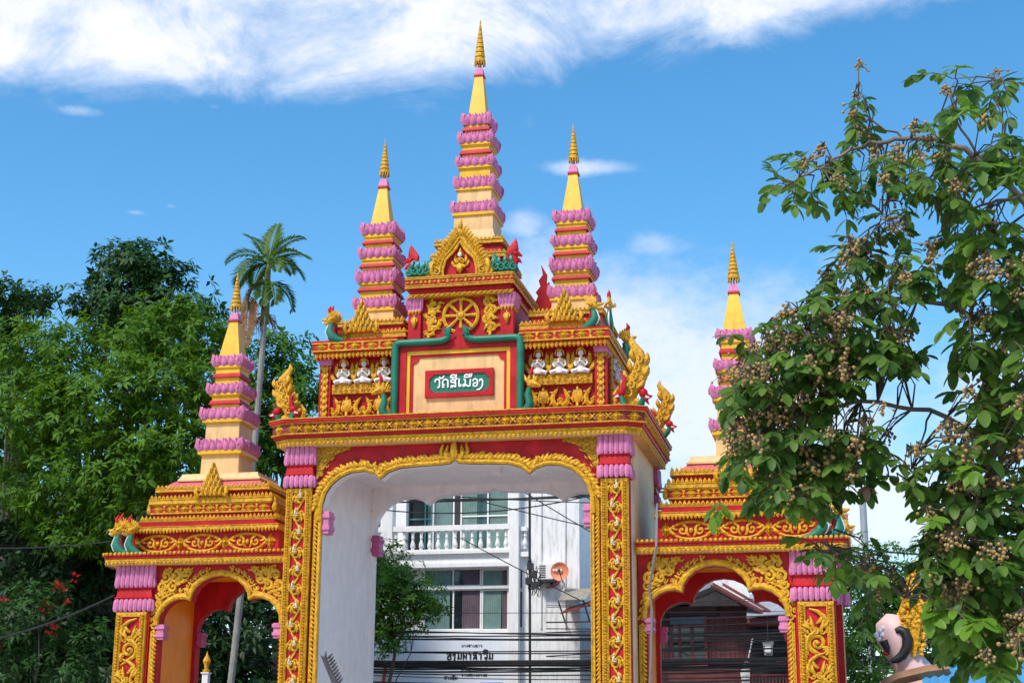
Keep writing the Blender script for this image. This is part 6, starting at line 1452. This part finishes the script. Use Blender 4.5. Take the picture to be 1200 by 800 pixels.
for u, v, ru, rv, n in REG:
    if u < 915 and v > 380: u += 10
    if 1050 < u < 1118 and v > 600: u += 38; ru *= .7
    for k in range(int(n*(1.75 if v > 310 and u < 1110 else 1.0 if v > 740 else 1.5 if u > 1110 and v > 240 else 1.35))):
        a, r = rr.uniform(0, 6.283), math.sqrt(rr.random()); uu, vv = u+ru*r*math.cos(a), v+rv*r*math.sin(a); p = lp(uu, vv, rr.uniform(-.55, .75))
        dd = np.linalg.norm(anchors_np-np.array(tuple(p)), axis=1); i = int(dd.argmin()); A = anchors[i]; out_ = p-A
        if out_.length < .02: out_ = Vector((rr.uniform(-1, 1), -.5, rr.uniform(-.5, .5)))
        m_ = A.lerp(p, .5)+Vector((rr.uniform(-.04, .04), 0, rr.uniform(.0, .06))); twig.tube([A, m_, p], [.0065, .005, .0035], 4)
        dirv = out_.normalized()*.7+Vector((rr.uniform(-.6, .6), rr.uniform(-.7, .2), rr.uniform(-.6, .5)))
        kind = 1 if rr.random() < (.10 if uu < 1120 else .20) else 0
        spray(p, dirv, rr.choice((4, 4, 6, 6, 8)), rr.uniform(.078, .120)*(1.25 if uu > 1110 else 1.), kind)
        if rr.random() < .5 and not (uu > 1090 and vv < 240 and rr.random() < .6): fruit_sites.append((p+Vector((rr.uniform(-.06, .06), rr.uniform(-.34, -.08), rr.uniform(-.06, .07))), A))
for u, v in ((845, 590), (838, 596), (1078, 180), (933, 590)): spray(lp(u, v-8), Vector((-.2, -.3, -1)), 3, .11, 1)
for u, v in ((988, 528), (1014, 572)): 
    spray(lp(u, v-8, -.4), Vector((.2, -.3, -1)), 1, .085, 2)
twig.build('twig', TWIG, LT, 60)['kind'] = 'stuff'
# the leaves that show largest become objects, the rest one mass
def score(l):
    p, d, u_, s, k = l; x = np.array(tuple(p))-CAM; z = x@FW; uu = 600+FPX*(x@RT)/z; vv = 400-FPX*(x@UP)/z
    inside = 860 < uu < 1195 and 85 < vv < 790
    view = Vector(tuple(x/np.linalg.norm(x))); face = abs(d.cross(u_).normalized().cross(d).dot(view))
    return (s/z)*(.5+face)*(1 if inside else .01)*(1.6 if p.y < YL-.1 else 1)
order = sorted(range(len(leaves)), key=lambda i: -score(leaves[i])); big = set(order[:295])
VS = []; FS = []; KS = []; off = 0
for i, (p, d, u_, s, k) in enumerate(leaves):
    w = u_.cross(d)
    if i in big:
        o = bpy.data.objects.new('leaf', LM[k]); COL.objects.link(o); o.parent = LT
        Mx = Matrix(((d.x, w.x, u_.x), (d.y, w.y, u_.y), (d.z, w.z, u_.z))); o.rotation_euler = Mx.to_euler(); o.scale = (s, s, s); o.location = p-Vector(LT.location)
    else:
        Rm = np.array([[d.x, w.x, u_.x], [d.y, w.y, u_.y], [d.z, w.z, u_.z]]); VS.append((tv*s)@Rm.T+np.array(tuple(p))); FS += [tuple(a+off for a in f) for f in tf]; KS += [k]*len(tf); off += len(tv)
me = bpy.data.meshes.new('foliage'); me.from_pydata(np.concatenate(VS).tolist(), [], FS)
for m_ in (LF_L, LF_Y, LF_BR): me.materials.append(m_)
me.polygons.foreach_set('material_index', KS); me.shade_smooth(); me.update(); o = inst(me, 'foliage', LT); o['kind'] = 'stuff'
# fruit clusters: stalks with round tan fruit
FM = []
for q in range(6):
    m = MB(); r3 = random.Random(50+q); n = 13+2*q
    es = []; rds = []
    for k in range(n):
        e = Vector((r3.gauss(0, .036), r3.gauss(0, .03), r3.uniform(-.065, .035))); m.tube([(0, 0, .06), tuple(e*.5+Vector((0, 0, .02))), tuple(e)], .0022, 3); es.append(e)
    ns = len(m.F)
    for e in es: m.ball(tuple(e), r3.uniform(.0092, .0125), 8, 6)
    me = m.mesh('fruit_cluster', FRUIT, 70); me.materials.append(TWIG); me.polygons.foreach_set('material_index', [1]*ns+[0]*(len(m.F)-ns)); FM.append(me)
rr.shuffle(fruit_sites); st = MB()
for k, (p, A) in enumerate(fruit_sites[:290]):
    sc_ = rr.uniform(.75, 1.12); o = inst(FM[k % 6], 'fruit_cluster', LT, tuple(p), (rr.uniform(-.5, .5), rr.uniform(-.5, .5), rr.uniform(0, 6.28)), (sc_, sc_, sc_)); st.tube([p+Vector((0, 0, .06*sc_)), p.lerp(A, .5)+Vector((0, 0, .05)), A], [.003, .004, .005], 4)
st.build('fruit_stalk', TWIG, LT, 60)['kind'] = 'stuff'
